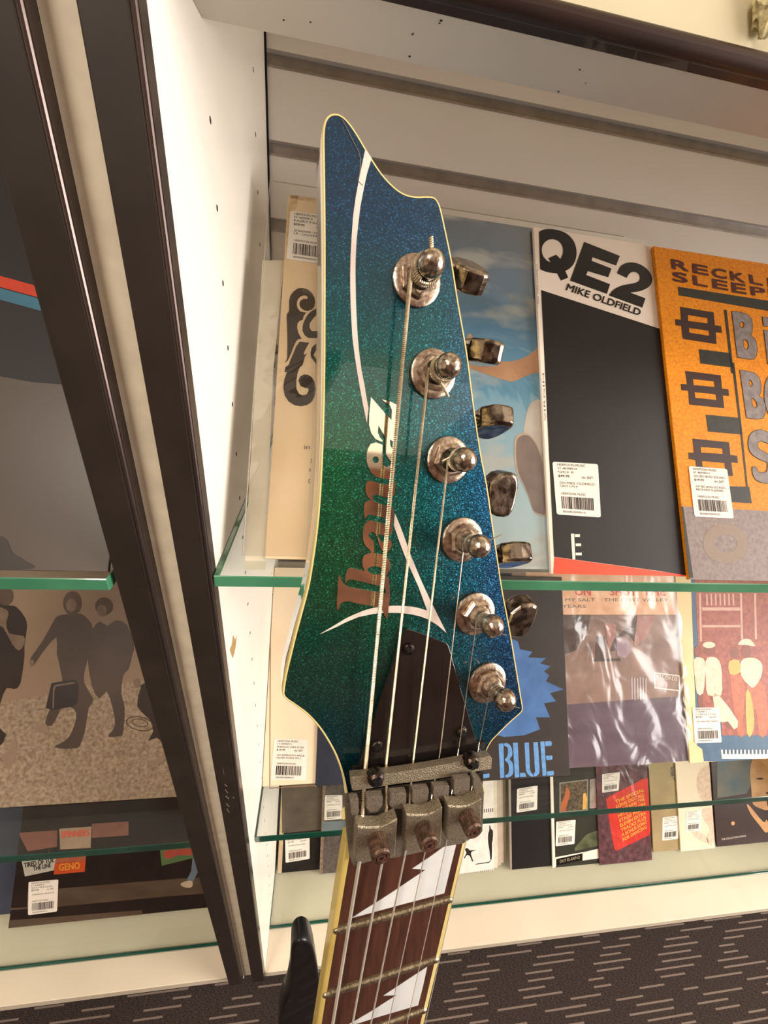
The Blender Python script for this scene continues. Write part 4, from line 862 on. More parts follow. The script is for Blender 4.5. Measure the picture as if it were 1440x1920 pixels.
# ---------------- lower shelf
r = Rec('plain cream sleeve with a thin ruled frame, left end of the lower shelf', None, .3180, SZ2, mat('cream card', (242, 222, 192), .5, rgb2=(234, 210, 176), scale=10), x0=-.0740, lean=37, group=T2L)
r.print('ruled_frame', [[(506.5, 1100), (508.2, 1100), (506.6, 1477), (680, 1466), (680, 1468), (505, 1479)]], mat('ruled line', (150, 120, 90), .6), clipped=False)
r.sticker([(514.5, 1384), (577.5, 1386), (573.5, 1464.5), (507, 1463.5)], std('HERPOON MUSIC', '', 'EMERSON LAKE & PAL', '$19.99', 'GH EMERSON LAKE &', 'PALMER WORKS VOL 2'), 11)
navy = mat('worn navy card', (40, 42, 52), .5, rgb2=(50, 52, 62), scale=60, contrast=.1)
r = Rec('worn navy sleeve with frayed cream corners, partly behind the headstock', (590.5, 1486), .3140, SZ2, navy, lean=37, group=T2L)
r.print('frayed_edge', [[(589, 1470), (592, 1474), (600, 1482), (620, 1484), (640, 1480), (660, 1480), (660, 1492), (588, 1492)]], cream_card)
r = Rec('black sleeve with a pale blue torn shape above blue stencil lettering', (1068, 1465), .3065, SZ2, mat('charcoal card', (52, 45, 42), .5, rgb2=(64, 56, 52), scale=16, contrast=.1), x0=.0905, lean=37, group=T2L)
g6 = lambda p: sc(2.667, 900, 1090, p)
bl_m = mat('pale blue print', (86, 128, 186), .5, rgb2=(64, 96, 146), scale=26, contrast=.1, rgb3=(110, 150, 200))
r.print('torn_shape', [g6([(-60, 330), (60, 300), (150, 285), (190, 300), (200, 340), (262, 352), (240, 380), (330, 385), (300, 410), (352, 425), (320, 450), (345, 470), (330, 500), (418, 540), (350, 560), (380, 600), (320, 610), (350, 680), (280, 680), (300, 740), (220, 770), (120, 778), (-20, 740)])], bl_m)
s6 = lambda p: sc(6.545, 860, 1370, p)
st = [[(490, 160), (550, 155), (560, 575), (510, 582)], cr([(560, 155), (600, 155), (640, 190), (658, 250), (655, 310), (625, 350), (660, 390), (672, 450), (668, 520), (640, 560), (580, 578), (572, 545), (605, 530), (618, 470), (605, 400), (568, 365), (572, 345), (600, 310), (605, 230), (595, 200), (560, 185)], 2),
      [(665, 150), (725, 148), (745, 570), (690, 575)], [(750, 520), (815, 515), (830, 565), (755, 570)], [(808, 148), (862, 145), (875, 480), (890, 515), (915, 540), (912, 568), (880, 560), (845, 530), (825, 490)], [(915, 142), (972, 140), (995, 480), (985, 530), (950, 560), (922, 563), (920, 530), (940, 500), (935, 470)],
      [(1000, 135), (1052, 132), (1078, 550), (1030, 555)], [(1060, 132), (1130, 128), (1145, 150), (1138, 185), (1065, 190)], [(1070, 308), (1150, 305), (1152, 345), (1140, 358), (1078, 362)], [(1085, 500), (1165, 492), (1170, 530), (1160, 548), (1088, 552)],
      [(300, 535), (375, 525), (380, 570), (305, 585)], [(215, 165), (275, 160), (292, 580), (240, 586)], [(60, 175), (110, 170), (180, 590), (130, 595)], [(60, 175), (20, 180), (-60, 600), (-10, 600)]]
r.print('stencil_lettering', [s6(p) for p in st], mat('sky blue stencil ink', (112, 160, 214), .5, rgb2=(98, 146, 200), scale=160), h=.0003, label='sky blue stencil lettering')
r.print('frayed_edge', [[(1015, 1463), (1030, 1460), (1045, 1462), (1060, 1463), (1070, 1456), (1074, 1468), (1010, 1472)]], cream_card, h=.0003)
# bagged photo sleeve
r = Rec('brownish photo sleeve with a peach head band inside a crumpled shiny bag', (1292, 1431), .3180, SZ2, mat('brown grey photo print', (172, 140, 126), .4, rgb2=(122, 98, 88), scale=22, detail=4, contrast=.1), x0=.6345 - .315, lean=37, group=T2L)
f5 = lambda p: sc(5.538, 1040, 1095, p)
r.print('peach_band', [f5([(-300, -500), (1255, -500), (1270, 318), (-300, 318)])], mat('peach print', (240, 194, 156), .4, rgb2=(232, 178, 140), scale=60), label='peach head band')
r.text('red_lettering', [('ON', f5([(215, 118)])[0], f5([(375, 118)])[0], f5([(212, 40)])[0], .05), ('SHUT', f5([(580, 118)])[0], f5([(850, 118)])[0], f5([(575, 40)])[0], .05), ('THE', f5([(920, 118)])[0], f5([(1150, 118)])[0], f5([(915, 40)])[0], .05)], mat('red ink', (214, 96, 80), .5), h=.0003)
r.text('small_print', [('MY SALT', f5([(110, 180)])[0], f5([(420, 180)])[0], f5([(110, 148)])[0]), ('THE POST VALLEY', f5([(510, 180)])[0], f5([(1180, 180)])[0], f5([(510, 148)])[0]), ('YEARS', f5([(80, 248)])[0], f5([(325, 248)])[0], f5([(78, 215)])[0])], greyink, h=.0003)
dk_b = mat('dark brown photo patch', (82, 66, 60), .4, rgb2=(96, 78, 70), scale=60); pk = mat('dusty pink photo patch', (186, 142, 134), .4, rgb2=(170, 120, 112), scale=60); lil = mat('lilac photo patch', (176, 152, 160), .4, rgb2=(158, 134, 146), scale=60)
r.print('photo_shadows', [f5([(70, 320), (380, 320), (340, 480), (220, 690), (80, 740)]), f5([(800, 330), (870, 330), (860, 640), (760, 520), (640, 560), (640, 690), (580, 700), (600, 590), (780, 430)]), f5([(400, 780), (680, 770), (690, 800), (400, 806)]), f5([(430, 545), (520, 545), (540, 780), (420, 780)])], dk_b, h=.0002)
r.print('photo_figures', [f5([(860, 330), (1060, 330), (950, 560), (820, 660)]), f5([(520, 400), (640, 420), (620, 560), (560, 700)])], pk, h=.0003)
r.print('photo_dress', [f5([(640, 560), (760, 550), (800, 700), (730, 770), (650, 740)])], lil, h=.00035)
l6 = lambda p: sc(2.667, 900, 1090, p)
r.print('photo_floor', [l6([(380, 620), (1200, 560), (1200, 900), (380, 980)])], mat('mauve grey photo floor', (118, 98, 108), .4, rgb2=(92, 76, 86), scale=20, contrast=.1, stretch=(.4, 2, 2)), h=.0002)
r.print('printed_frame', [[l6([(870, 455), (998, 470), (1000, 550), (872, 535)]), l6([(875, 461), (993, 475), (995, 544), (877, 529)])]], card_w, h=.0004, clipped=False)
r.text('frame_print', [('RECORDS', l6([(884, 485)])[0], l6([(986, 498)])[0], l6([(884, 466)])[0])], card_w, h=.0005)
r.print('white_barcode_strokes', [l6([(756 + 14 * q, 478 + 6 * (q % 3)), (762 + 14 * q, 478), (764 + 14 * q, 590 + 8 * (q % 2)), (758 + 14 * q, 590)]) for q in range(6)], mat('pale strokes', (196, 186, 190), .4), h=.0003)
random.seed(12)
def crumple(r, m, n=30, amp=.0022, ext=.006, seedv=1.0, x0=None, x1=None):
    a0, a1 = (r.box[0] - ext if x0 is None else x0), (r.box[1] + ext if x1 is None else x1); vv = []; ff = []
    for j in range(n + 1):
        for i in range(n + 1):
            s_ = a0 + (a1 - a0) * i / n; t_ = (r.box[3] + .006) * j / n
            q = Vector((s_ * 16 + t_ * 9, t_ * 7 - s_ * 5, seedv))
            hh = .0016 + amp * (abs(mnoise.noise(q)) * 1.6 + .5 * abs(mnoise.noise(q * 2.7)))
            vv.append(r.pl.pt(s_, t_, hh))
    for j in range(n):
        for i in range(n): k_ = j * (n + 1) + i; ff.append((k_, k_ + 1, k_ + n + 2, k_ + n + 1))
    mb = MB(); mb.add(vv, ff); return mb.build('plastic_bag', m, r.root, smooth=True, label='crumpled clear bag')
crumple(r, bagplastic, 60, .0028)
# red crowd sleeve
r = Rec('cream and blue framed sleeve with a red tinted street crowd picture and piano keys', (1293.7, 1431), .3140, SZ2, mat('yellowed cream card', (240, 214, 166), .5, rgb2=(232, 202, 150), scale=14), lean=37, group=T2L)
r.print('blue_frame', [l6([(1045, -300), (2400, -300), (2500, 905), (1120, 900), (1112, 840), (1085, 820)])], mat('slate blue print', (70, 102, 128), .45, rgb2=(62, 92, 118), scale=60))
r.print('crowd_picture', [l6([(1062, -300), (2400, -300), (2500, 768), (1210, 770), (1205, 640), (1105, 640)])], mat('brick red picture', (178, 100, 78), .45, rgb2=(140, 66, 52), scale=130, detail=6, contrast=.25, rgb3=(222, 176, 146)), h=.0003)
wsh = mat('printed cream shirts', (232, 214, 190), .45, rgb2=(222, 196, 168), scale=120); bsk = mat('printed brown skin', (140, 76, 58), .45); rtr = mat('printed rust trousers', (176, 96, 66), .45, rgb2=(196, 110, 74), scale=90); yel = mat('printed amber', (236, 178, 92), .45)
wht = [[(1068, 392), (1100, 380), (1125, 400), (1125, 480), (1115, 560), (1085, 560), (1075, 480)], [(1128, 400), (1150, 378), (1185, 385), (1205, 420), (1210, 500), (1205, 570), (1140, 568), (1130, 500)], [(1305, 400), (1340, 382), (1385, 388), (1412, 420), (1405, 480), (1370, 530), (1345, 520), (1305, 470)], [(1165, 575), (1200, 575), (1290, 700), (1270, 740), (1240, 700), (1190, 700)]]
r.print('printed_shirts', [cr(l6(p), 2) for p in wht] + [cr(l6([(1290, 318), (1300, 300), (1320, 288), (1350, 290), (1370, 312), (1375, 325), (1330, 318)]), 2), l6(ell(1145, 318, 32, 16, 14))], wsh, h=.00045)
r.print('printed_figures', [l6(ell(1147, 345, 30, 30, 16)), l6(ell(1272, 355, 24, 30, 14)), l6(ell(1332, 350, 26, 34, 14)), l6(ell(1090, 350, 20, 28, 14)), cr(l6([(1150, 570), (1185, 570), (1215, 640), (1255, 720), (1240, 735), (1190, 660)]), 2), cr(l6([(1090, 560), (1112, 560), (1115, 640), (1095, 640)]), 2)], bsk, h=.0004)
r.print('printed_trousers', [cr(l6([(1250, 470), (1305, 470), (1325, 560), (1315, 680), (1320, 768), (1290, 768), (1270, 640)]), 2), cr(l6([(1335, 520), (1400, 500), (1430, 560), (1440, 680), (1430, 768), (1395, 768), (1380, 640), (1340, 640)]), 2)], rtr, h=.0004)
r.print('printed_vest', [cr(l6([(1245, 400), (1295, 395), (1302, 455), (1250, 465)]), 2), cr(l6([(1328, 560), (1352, 560), (1372, 690), (1360, 765), (1335, 760)]), 2)], yel, h=.00048)
r.print('printed_shopfront', [l6([(1095, 60), (1105, 60), (1110, 300), (1100, 300)]), l6([(1300, 60), (1310, 60), (1315, 290), (1305, 290)]), l6([(1370, 60), (1380, 60), (1385, 290), (1375, 290)]), l6([(1110, 130), (1300, 130), (1302, 146), (1112, 146)]), l6([(1110, 218), (1305, 218), (1306, 230), (1112, 230)])] + [l6([(1130 + 22 * q, 62), (1138 + 22 * q, 62), (1140 + 22 * q, 120), (1132 + 22 * q, 120)]) for q in range(7)], mat('pink shopfront lines', (214, 170, 150), .45), h=.00038)
r.print('piano_keys', [l6([(1205, 842), (2400, 842), (2400, 886), (1210, 887)])], card_w, h=.0003)
r.print('black_keys', [l6([(1215 + 19 * q, 841), (1226 + 19 * q, 841), (1226 + 19 * q, 864), (1216 + 19 * q, 864)]) for q in range(30)], mat('slate key gaps', (62, 88, 110), .5), h=.0004)
r.sticker([(1298, 1326), (1348, 1325.5), (1353, 1393), (1303, 1394.5)], std('HERPOON MUSIC', '', 'CUBAN STYLE', '$19.97', 'UPTOWN SIDE THEORY', None), 14, h=.0006)

# ---------------- deck records
tanc = mat('tan card edge', (206, 184, 150), .6, rgb2=(190, 166, 130), scale=60)
def lab(i): return std('HERPOON MUSIC', '', ('LP RECORD', 'GH SINGLES', 'MIXED ROCK')[i % 3], ('$15.00', '$19.99', '$24.95')[i % 3], ('GH SECOND HAND', 'VARIOUS ARTISTS')[i % 2], None)
r = Rec('small black sleeve with a tan spine and white price sticker, nearest the white side panel', (520, 1646), .3735, SZ3, mat('black scuffed card', (30, 25, 24), .5, rgb2=(40, 34, 30), scale=40), lean=35, group=T3L, spine=(tanc, .0085))
r.print('brown_upper_patch', [[(528, 1400), (640, 1390), (640, 1552), (529, 1562)]], mat('grey brown patch', (112, 98, 84), .5, rgb2=(84, 74, 64), scale=30, contrast=.1))  # grey-brown patch over the upper part of the cover
r.sticker([(534.5, 1566), (580.5, 1560.5), (580.5, 1611), (535.5, 1618.5)], lab(0), 21)
r = Rec('speckled dark sleeve with a scuffed tan spine, just left of the guitar neck', (599, 1644), .3655, SZ3, mat('speckled dark card', (74, 66, 64), .55, rgb2=(104, 94, 86), scale=160, detail=6, contrast=.3), lean=35, group=T3L, spine=(mat('scuffed spine', (150, 128, 106), .6, rgb2=(110, 92, 76), scale=200, contrast=.4), .006), w_=.24)
r.print('pale_band', [[(604, 1541), (660, 1538), (660, 1556), (604, 1560)]], mat('blue grey band', (120, 130, 134), .5))
r.sticker([(609.4, 1490.5), (642, 1490), (642, 1536), (607.8, 1539)], lab(1), 22)
h5 = lambda p: sc(5.143, 860, 1440, p)
for q in range(4):
    e_ = (.418, .428, .436, .444)[q]
    Rec(('pale sleeve with its right edge showing, first behind the white figures sleeve', 'pale sleeve with its right edge showing, second behind the white figures sleeve', 'pale sleeve with its right edge showing, third behind the white figures sleeve', 'tan sleeve with its right edge showing, fourth behind the white figures sleeve')[q], None, .3472 + .0039 * q, SZ3, [mat('pale card a', (226, 212, 194), .5), mat('pale card b', (196, 178, 160), .5), mat('pale card a', (226, 212, 194), .5), mat('tan card b', (186, 160, 130), .5)][q], x0=e_ - .315, lean=36, group=T3L)
r = Rec('white sleeve with small black ink figures and tick marks, right of the guitar neck', None, .3430, SZ3, mat('bright white card', (244, 234, 224), .5), x0=.4075 - .315, lean=36, group=T3L)
r.print('ink_figures', [cr(h5([(295, 556), (306, 560), (310, 585), (332, 610), (328, 700), (322, 722), (322, 800), (318, 880), (305, 880), (298, 800), (285, 722), (284, 640), (296, 600)]), 2), cr(h5([(58, 780), (90, 775), (110, 795), (172, 790), (130, 805), (118, 830), (140, 895), (128, 898), (108, 850), (80, 840), (60, 870), (50, 868), (75, 820)]), 2), h5([(165, 925), (290, 905), (310, 890), (312, 896), (290, 915), (165, 932)])], ink, h=.0002)
r.print('tick_marks', [h5([(15 + 19 * q, 1022 - 2.9 * q), (22 + 19 * q, 1021 - 2.9 * q), (22 + 19 * q, 1046 - 2.9 * q), (15 + 19 * q, 1047 - 2.9 * q)]) for q in range(18)] + [h5([(224 + 20 * q, 398 - 2 * q), (233 + 20 * q, 397 - 2 * q), (233 + 20 * q, 432 - 2 * q), (224 + 20 * q, 433 - 2 * q)]) for q in range(7)], greyink, h=.0002)
r = Rec('plain black sleeve with a thin grey spine and a sticker behind the shelf glass', (956.5, 1635), .3410, SZ3, blk, lean=36, group=T3L, spine=(mat('grey spine', (160, 146, 132), .5), .0045), w_=.24)
r.sticker([(969.5, 1478.5), (1008, 1472), (1007, 1518.5), (968.5, 1524.5)], lab(2), 23)
r = Rec('dark sleeve with a cream spine, small framed group photo and black name label', (1036.5, 1627), .3372, SZ3, mat('olive black card', (46, 44, 38), .4, rgb2=(58, 56, 46), scale=20, contrast=.1), lean=36, group=T3L, spine=(card_w, .0065), w_=.24)
r.print('photo_border', [[h5([(972, 142), (1250, 108), (1246, 408), (972, 432)]), h5([(984, 152), (1240, 120), (1236, 398), (984, 422)])]], mat('grey print border', (150, 142, 130), .5), clipped=False)
r.print('group_photo', [h5([(985, 153), (1239, 121), (1235, 397), (985, 421)])], mat('dark group photo', (60, 48, 38), .4, rgb2=(120, 100, 76), scale=170, detail=5, contrast=.5), h=.0002)
r.print('orange_figures', [cr(h5([(1035, 195), (1050, 188), (1075, 240), (1060, 300), (1045, 350), (1030, 415), (988, 418), (990, 340), (1020, 280)]), 2)], mat('orange figure', (192, 104, 62), .4), h=.0003)
r.print('yellow_figure', [h5([(1200, 245), (1225, 240), (1240, 300), (1232, 395), (1196, 400)])], yel, h=.0003)
r.print('pale_photo', [h5([(1266, 112), (1372, 92), (1366, 380), (1262, 392)])], mat('pale grey photo', (170, 158, 146), .4, rgb2=(140, 126, 116), scale=60), h=.0002)
r.print('pink_figure', [cr(h5([(1310, 270), (1330, 250), (1345, 290), (1340, 370), (1295, 378)]), 2)], pk, h=.0003)
r.print('olive_patch', [h5([(1120, 770), (1230, 640), (1400, 580), (1400, 740), (1120, 800)])], mat('olive patch', (104, 108, 76), .4, rgb2=(70, 72, 52), scale=40), h=.0002)
r.print('cream_foot', [h5([(1195, 815), (1500, 740), (1500, 850), (1195, 893)]), h5([(925, 862), (1196, 812), (1196, 822), (940, 878), (940, 950), (925, 960)])], card_w, h=.0003)
r.print('name_label', [h5([(945, 882), (1193, 824), (1193, 888), (945, 942)])], blk_ink, h=.0004)
r.text('label_print', [('OUT EL-EAP-O', h5([(975, 915)])[0], h5([(1168, 872)])[0], h5([(975, 888)])[0])], mat('cream print', (190, 176, 140), .5), h=.0006)
r.sticker([(1043, 1540), (1079.4, 1536.3), (1077, 1583), (1041.8, 1587.5)], lab(1), 24, h=.0005)
j4 = lambda p: sc(4.5, 1120, 1430, p)
r = Rec('bagged purple mottled sleeve with a red panel of slanted yellow lettering', (1124, 1612), .3335, SZ3, mat('purple mottled print', (118, 74, 80), .4, rgb2=(70, 46, 50), scale=90, detail=5, contrast=.4, rgb3=(190, 150, 150)), lean=36, group=T3L, w_=.137)
r.print('red_panel', [j4([(75, 310), (110, 280), (380, 140), (420, 130), (440, 160), (480, 400), (440, 610), (160, 745), (145, 730), (105, 520)])], mat('red panel', (222, 60, 48), .4), h=.0002)
tl_ = ['THE SPECIAL', 'LONG DISC ALL', 'CONTAINS THE', 'HITS LIVE ON', 'STAGE PARTY', 'ELEVEN EXTRA', 'TRACKS PLUS', 'A BONUS SONG', 'FOR DANCING']
r.text('yellow_lettering', [(t, j4([(155 + 8 * q, 345 + 40 * q)])[0], j4([(395 + 3 * q, 240 + 39 * q)])[0], j4([(150 + 8 * q, 318 + 40 * q)])[0], .05) for q, t in enumerate(tl_)], mat('amber print', (248, 176, 66), .5), h=.0004)
r.sticker([(1129, 1451), (1162.5, 1447), (1160, 1482.5), (1129, 1487)], lab(0), 25, h=.0004)
crumple(r, bagplastic, 26, .002, .004, 4.0)
r = Rec('olive tan sleeve with a lit sticker, between the bagged sleeve and the cream sleeve', (1225, 1599), .3475, SZ3, mat('olive tan card', (170, 148, 106), .5, rgb2=(150, 130, 94), scale=14), lean=36, group=T3L, w_=.17)
r.print('dark_branches', [cr(j4([(620, 40), (720, 40), (705, 300), (660, 270), (670, 180), (625, 120)]), 2)], mat('dark branches', (78, 70, 56), .5, rgb2=(150, 130, 94), scale=120, contrast=.5))
r.sticker([(1242.5, 1532), (1274, 1528.5), (1271, 1573.5), (1241.5, 1577)], lab(2), 26)
r = Rec('cream sleeve with a faded reddish leaf pattern and rounded corners', (1276.5, 1596), .3435, SZ3, mat('cream leaf card', (238, 220, 194), .5, rgb2=(232, 212, 184), scale=20, detail=4, contrast=.2), lean=36, group=T3L, w_=.0965)
r.print('leaf_print', [cr(j4([(880, 400), (930, 380), (1005, 400), (1005, 600), (960, 700), (920, 640), (950, 560), (900, 480)]), 3), cr(j4([(780, 560), (900, 600), (940, 680), (840, 640)]), 3), cr(j4([(870, 60), (1005, 30), (1005, 280), (900, 330), (840, 200)]), 3)], mat('faded leaf ink', (214, 178, 158), .5, rgb2=(230, 206, 182), scale=120, contrast=.4))
r.sticker([(1287, 1521), (1315.5, 1518.5), (1313.5, 1558), (1286, 1561)], lab(0), 27, faint=True)
r = Rec('dark brown portrait sleeve with a pale face and bare shoulders, right end of the deck', (1344.5, 1590), .3455, SZ3, mat('dark brown print', (54, 38, 34), .35, rgb2=(66, 48, 42), scale=10, contrast=.1), lean=36, group=T3L)
r.print('teal_background', [j4([(1010, -100), (1300, -100), (1290, 200), (1260, 260), (1012, 300)])], mat('slate teal print', (74, 94, 104), .4, rgb2=(118, 112, 98), scale=26, contrast=.2), h=.0002)
fc = mat('printed pale skin', (226, 176, 122), .4, rgb2=(204, 150, 104), scale=24)
r.print('portrait_figure', [cr(j4([(1290, 60), (1330, -60), (1480, -80), (1560, 60), (1540, 220), (1460, 300), (1430, 330), (1440, 400), (1360, 380), (1310, 340), (1300, 230)]), 3), cr(j4([(1262, 360), (1285, 365), (1400, 500), (1430, 480), (1450, 560), (1420, 590), (1370, 530), (1300, 440)]), 3)], fc, h=.0003, label='pale face and shoulder')
r.print('facial_features', [cr(j4([(1335, 135), (1375, 125), (1405, 135), (1375, 145)]), 2), cr(j4([(1420, 255), (1450, 245), (1470, 258), (1440, 268)]), 2)], brown_ink, h=.0004)
r.print('light_spot', [j4(ell(1145, 512, 15, 17, 12))], mat('spot print', (232, 170, 112), .5), h=.0003)
r.text('line_print', [('THE COLLECTION SONGS', j4([(1048, 655)])[0], j4([(1255, 624)])[0], j4([(1046, 640)])[0])], card_w, h=.0003)

# ---------------- left cabinet records
r = Rec('large black and dark grey sleeve with a two-colour stripe behind the left upright', None, .2265, Z1 + .0001, mat('dark grey card', (86, 75, 68), .35, rgb2=(78, 68, 62), scale=4, contrast=.1), x0=-.1405 - .315, lean=38.5, group='record sleeves in the left cabinet')
r.print('black_field', [[(-900, 640), (0, 705), (60, 716), (300, 735), (300, -300), (-900, -300)]], blk)
r.print('warm_stripe', [[(-300, 470), (0, 517), (140, 556), (140, 576), (0, 538), (-300, 492)]], mat('orange red stripe', (196, 62, 34), .4), h=.0003)
r.print('cool_stripe', [[(-300, 494), (0, 540), (140, 578), (140, 600), (0, 562), (-300, 516)]], mat('teal blue stripe', (60, 112, 136), .4), h=.0003)
r.print('foot_edge', [[(-900, 1082), (300, 1082), (300, 1075), (-900, 1073)]], mat('pale card edge', (200, 184, 164), .5), h=.0003)
r.print('soft_dark_shape', [cr([(-60, 1066), (-60, 1010), (5, 1006), (22, 1035), (45, 1050), (60, 1066)], 3)], mat('dark brown shape', (58, 50, 46), .4), h=.0003)
m3 = lambda p: sc(3.43, 0, 1080, p)
sepia = mat('sepia photo wall', (150, 126, 104), .35, rgb2=(132, 110, 92), scale=6, contrast=.1)
r = Rec('sepia photo sleeve of young people walking with cases, lower shelf of the left cabinet', None, .3120, SZ2, sepia, x0=-.1445 - .315, lean=37, group='record sleeves in the left cabinet')
r.print('printed_ground', [m3([(-2000, 900), (0, 820), (300, 760), (600, 700), (1300, 640), (1300, 1800), (-2000, 1800)])], mat('speckled sepia ground', (170, 150, 126), .4, rgb2=(116, 98, 80), scale=220, detail=6, contrast=.3), h=.0002)
dkc = mat('printed dark clothes', (48, 38, 34), .35, rgb2=(58, 48, 42), scale=12); grc = mat('printed brown grey clothes', (84, 70, 62), .35, rgb2=(74, 62, 56), scale=12)
w2 = [(365, 262), (410, 248), (520, 244), (572, 290), (592, 335), (578, 470), (545, 600), (540, 690), (600, 790), (570, 850), (545, 1000), (520, 1075), (500, 1105), (420, 1112), (350, 1100), (380, 1080), (440, 1040), (478, 960), (490, 880), (450, 840), (400, 840), (370, 900), (330, 965), (290, 945), (320, 860), (380, 740), (400, 660), (365, 500), (362, 390), (265, 500), (215, 575), (190, 560), (205, 515), (275, 415), (345, 290)]
w3 = [(600, 335), (640, 292), (690, 320), (745, 285), (815, 315), (860, 440), (850, 500), (825, 600), (790, 640), (780, 760), (802, 850), (792, 1000), (775, 1030), (705, 1035), (700, 1020), (740, 960), (722, 840), (685, 740), (640, 790), (590, 705), (560, 500), (572, 380)]
w1 = [(-120, 200), (60, 190), (110, 205), (160, 270), (172, 330), (155, 440), (155, 520), (130, 690), (90, 728), (40, 722), (0, 820), (-20, 960), (40, 1020), (-20, 1110), (-160, 1100)]
w4 = [(905, 720), (930, 690), (1200, 600), (1200, 1300), (1060, 1100), (1010, 1040), (950, 1062), (985, 1000), (960, 920), (882, 840)]
r.print('printed_walker', [cr(m3(w1), 2)], dkc, h=.0004); r.print('printed_walker', [cr(m3(w2), 2)], grc, h=.0004); r.print('printed_walker', [cr(m3(w3), 2)], grc, h=.00045); r.print('printed_walker', [cr(m3(w4), 2)], dkc, h=.0004)
r.print('printed_hair', [m3(ell(465, 175, 60, 78, 18)), m3(ell(668, 195, 57, 58, 18)), m3(ell(35, 130, 50, 60, 16))], mat('printed hair', (92, 74, 62), .4), h=.0005)
r.print('printed_faces', [m3(ell(458, 188, 34, 44, 14)), m3(ell(655, 224, 32, 38, 14)), cr(m3([(-40, 200), (40, 215), (55, 250), (40, 300), (60, 370), (150, 385), (158, 430), (125, 480), (80, 440), (20, 330), (-40, 300)]), 2), m3(ell(880, 690, 24, 30, 12)), m3(ell(205, 560, 14, 24, 10))], mat('printed sepia skin', (134, 112, 94), .4, rgb2=(110, 90, 76), scale=90, contrast=.3), h=.0006)
r.print('printed_suitcase', [m3([(330, 690), (370, 682), (480, 665), (505, 700), (500, 810), (470, 840), (335, 862), (293, 850)])], mat('printed black case', (44, 36, 32), .3), h=.0006)
r.print('printed_case_edge', [m3([(340, 720), (352, 700), (470, 682), (485, 690), (360, 712), (350, 740), (346, 850), (338, 852)])], mat('printed case edge', (110, 94, 82), .3), h=.0007)
r.print('printed_shoes', [cr(m3([(225, 985), (280, 945), (315, 990), (300, 1012), (240, 1005)]), 2), cr(m3([(960, 1195), (1010, 1180), (1050, 1140), (1060, 1180), (1000, 1218), (962, 1215)]), 2), cr(m3([(25, 1160), (60, 1110), (80, 1050), (102, 1040), (106, 1130), (70, 1225), (35, 1235)]), 2)], mat('printed pale shoes', (146, 124, 104), .4), h=.0005)
r.print('manhole_rings', [[m3(ell(900, 950, 92, 46, 20, .2)), m3(ell(900, 950, 84, 40, 20, .2))], [m3(ell(900, 945, 55, 26, 18, .2)), m3(ell(900, 945, 48, 21, 18, .2))]], grc, h=.0003, clipped=False)
r.print('foot_edge', [m3([(-1500, 1660), (0, 1520), (1300, 1410), (1300, 1450), (0, 1545), (-1500, 1700)])], mat('pale sepia edge', (206, 186, 156), .5), h=.0003)
n3 = lambda p: sc(3.6, 0, 1580, p)
Rec('navy sleeve at the far left of the cabinet deck', None, .3500, SZ3, mat('dull navy card', (52, 56, 72), .45, rgb2=(70, 74, 90), scale=16, contrast=.1), x0=-.80, lean=36, group='record sleeves in the left cabinet', w_=.31)
r = Rec('wide dark stage photo sleeve with small signs, deck of the left cabinet', (15, 1746), .3300, SZ3, mat('near black stage print', (44, 32, 28), .4, rgb2=(30, 22, 20), scale=30, contrast=.2), lean=36, group='record sleeves in the left cabinet', w_=.40)
r.print('stage_boards', [n3([(185, 330), (400, 310), (1200, 243), (1500, 225), (1500, 335), (1100, 365), (400, 432), (60, 456), (62, 442), (180, 435)]), n3([(60, 525), (955, 455), (965, 490), (55, 598)])], mat('brown boards', (92, 76, 62), .4, rgb2=(78, 62, 50), scale=40, stretch=(.3, 1, 1)), h=.0002)
r.print('white_sign', [n3([(140, 95), (385, 70), (362, 187), (168, 228)])], mat('pale sign', (186, 182, 168), .5), h=.0003)
r.text('sign_lettering', [('TIRED OF TOE', n3([(165, 170)])[0], n3([(365, 130)])[0], n3([(160, 138)])[0], .04), ('THE LINE', n3([(225, 190)])[0], n3([(345, 165)])[0], n3([(222, 162)])[0], .04)], ink, h=.0005)
r.print('orange_sign', [n3([(370, 140), (578, 122), (572, 196), (362, 216)])], mat('orange sign', (198, 78, 32), .5), h=.0003)
r.print('red_sign', [n3([(378, 70), (582, 60), (578, 122), (372, 138)])], mat('brick red sign', (170, 92, 66), .5), h=.0003)
r.text('orange_sign_lettering', [('GENO', n3([(400, 190)])[0], n3([(540, 175)])[0], n3([(398, 145)])[0], .03)], mat('gold print', (222, 150, 60), .5), h=.0005)
r.print('green_sign', [n3([(1075, 10), (1400, -20), (1400, 80), (1092, 156)])], mat('green sign', (88, 112, 70), .5), h=.0003)
r.print('red_script', [cr(n3([(1110, 55), (1200, 45), (1300, 40), (1340, 60), (1290, 85), (1200, 85), (1130, 112), (1105, 80)]), 2)], mat('red script', (170, 76, 62), .5), h=.0004)
r.print('jeans_leg', [n3([(1300, 100), (1350, 130), (1345, 180), (1300, 268), (1262, 250), (1290, 190)])], mat('printed denim', (104, 118, 134), .5), h=.0004)
r.print('printed_shoe', [cr(n3([(1222, 275), (1260, 258), (1298, 262), (1296, 298), (1262, 305), (1226, 292)]), 2)], mat('printed beige shoe', (190, 170, 146), .5), h=.0005)
v2 = lambda p: sc(2.323, 0, 1480, p)
r.print('poster_panels', [v2([(80, 190), (250, 178), (248, 250), (120, 270)]), v2([(400, 150), (560, 140), (560, 200), (400, 212)])], mat('faded red posters', (140, 90, 78), .5), h=.0003)
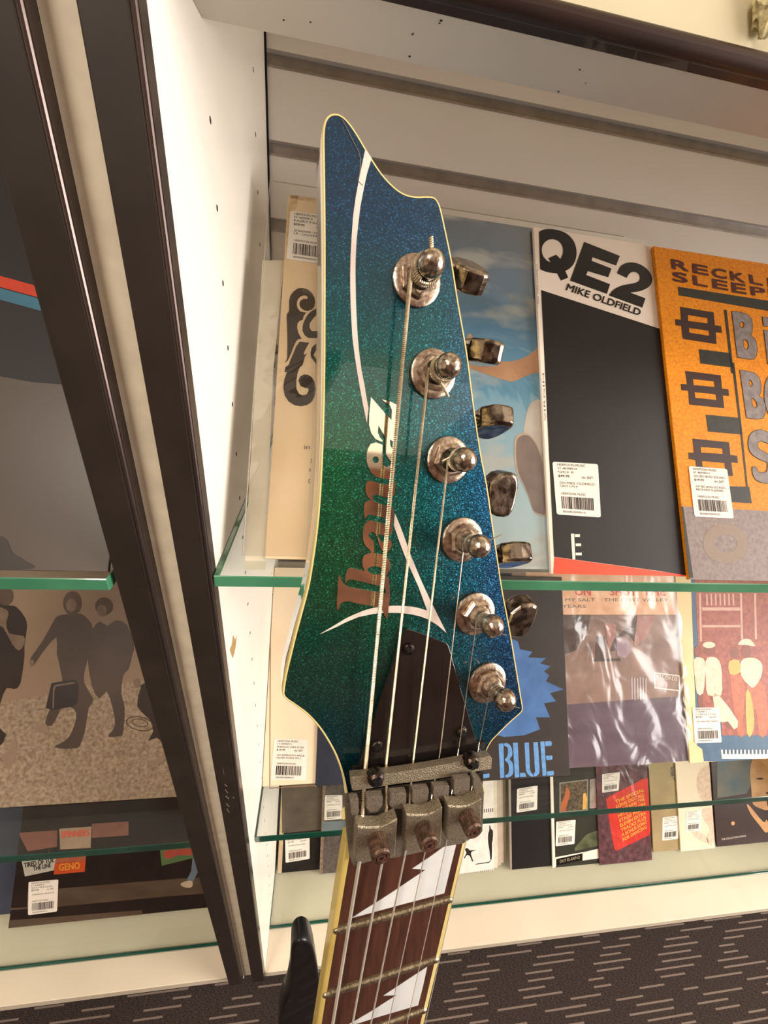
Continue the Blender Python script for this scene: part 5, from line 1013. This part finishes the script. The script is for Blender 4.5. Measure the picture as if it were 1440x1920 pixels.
r.print('pale_poster', [v2([(258, 172), (398, 162), (395, 255), (262, 262)])], mat('faded pale poster', (176, 150, 126), .5), h=.0004)
r.text('poster_lettering', [('SPINNERS', v2([(268, 212)])[0], v2([(388, 202)])[0], v2([(268, 184)])[0], .03)], redp, h=.0006)
r.sticker([(53.5, 1653), (109.5, 1648), (107, 1710), (52.5, 1717)], lab(1), 31, h=.0005)

# ------------------------------------------------------------------ black guitar at the lower edge
B0 = PL((0, 0.15, 0), (1, 0, 0), (0, 0, 1), (0, -1, 0)).at(565, 1745)
BP = PL(B0, gU, gVn, -gNn)
ol = [(546, 1800), (547, 1786), (551, 1774), (558, 1766), (567, 1762.5), (576, 1764), (583, 1770), (588, 1780), (592, 1796), (596, 1818), (600, 1846), (604, 1878), (610, 1940), (618, 2040), (626, 2200)]
pts = [BP.loc(x, y) for x, y in ol]
x1, y1 = pts[-1]; x2, y2 = BP.loc(500, 2200)
pts += [(x1 + .02, y1 + .05), (x1 + .03, y1 + .12), (x1 - .02, y1 + .2), (x2 - .06, y1 + .2), (x2 - .10, y1 + .1), (x2, y2), BP.loc(516, 2040), BP.loc(522, 1930), BP.loc(525, 1905), BP.loc(531, 1886), BP.loc(539, 1868), BP.loc(544, 1838)]
pp = cr(pts, 4); n = len(pp); vv = []
prs = [(.0048, 0.0), (.0030, -.0004), (.0014, -.0016), (0.0004, -.0040), (0.0, -.008), (.0020, -.021)]
for d_, h_ in prs: vv += [BP.pt(a, b, h_) for a, b in inset(pp, d_)]
mb = MB(); mb.add(vv, [(q * n + k_, q * n + (k_ + 1) % n, (q + 1) * n + (k_ + 1) % n, (q + 1) * n + k_) for q in range(5) for k_ in range(n)])
for base in (0, 5 * n):
    t3 = tessellate_polygon([[Vector((a, b, 0)) for a, b in inset(pp, .001)]]); mb.add(vv[base:base + n], [tuple(t) for t in t3])
gb = mb.build('guitar_body', mat('gloss black guitar lacquer', (14, 12, 13), .4, coat=.35), None, smooth=True, label='gloss black guitar body horn rising left of the fretted neck at the lower edge'); gb['category'] = 'guitar'
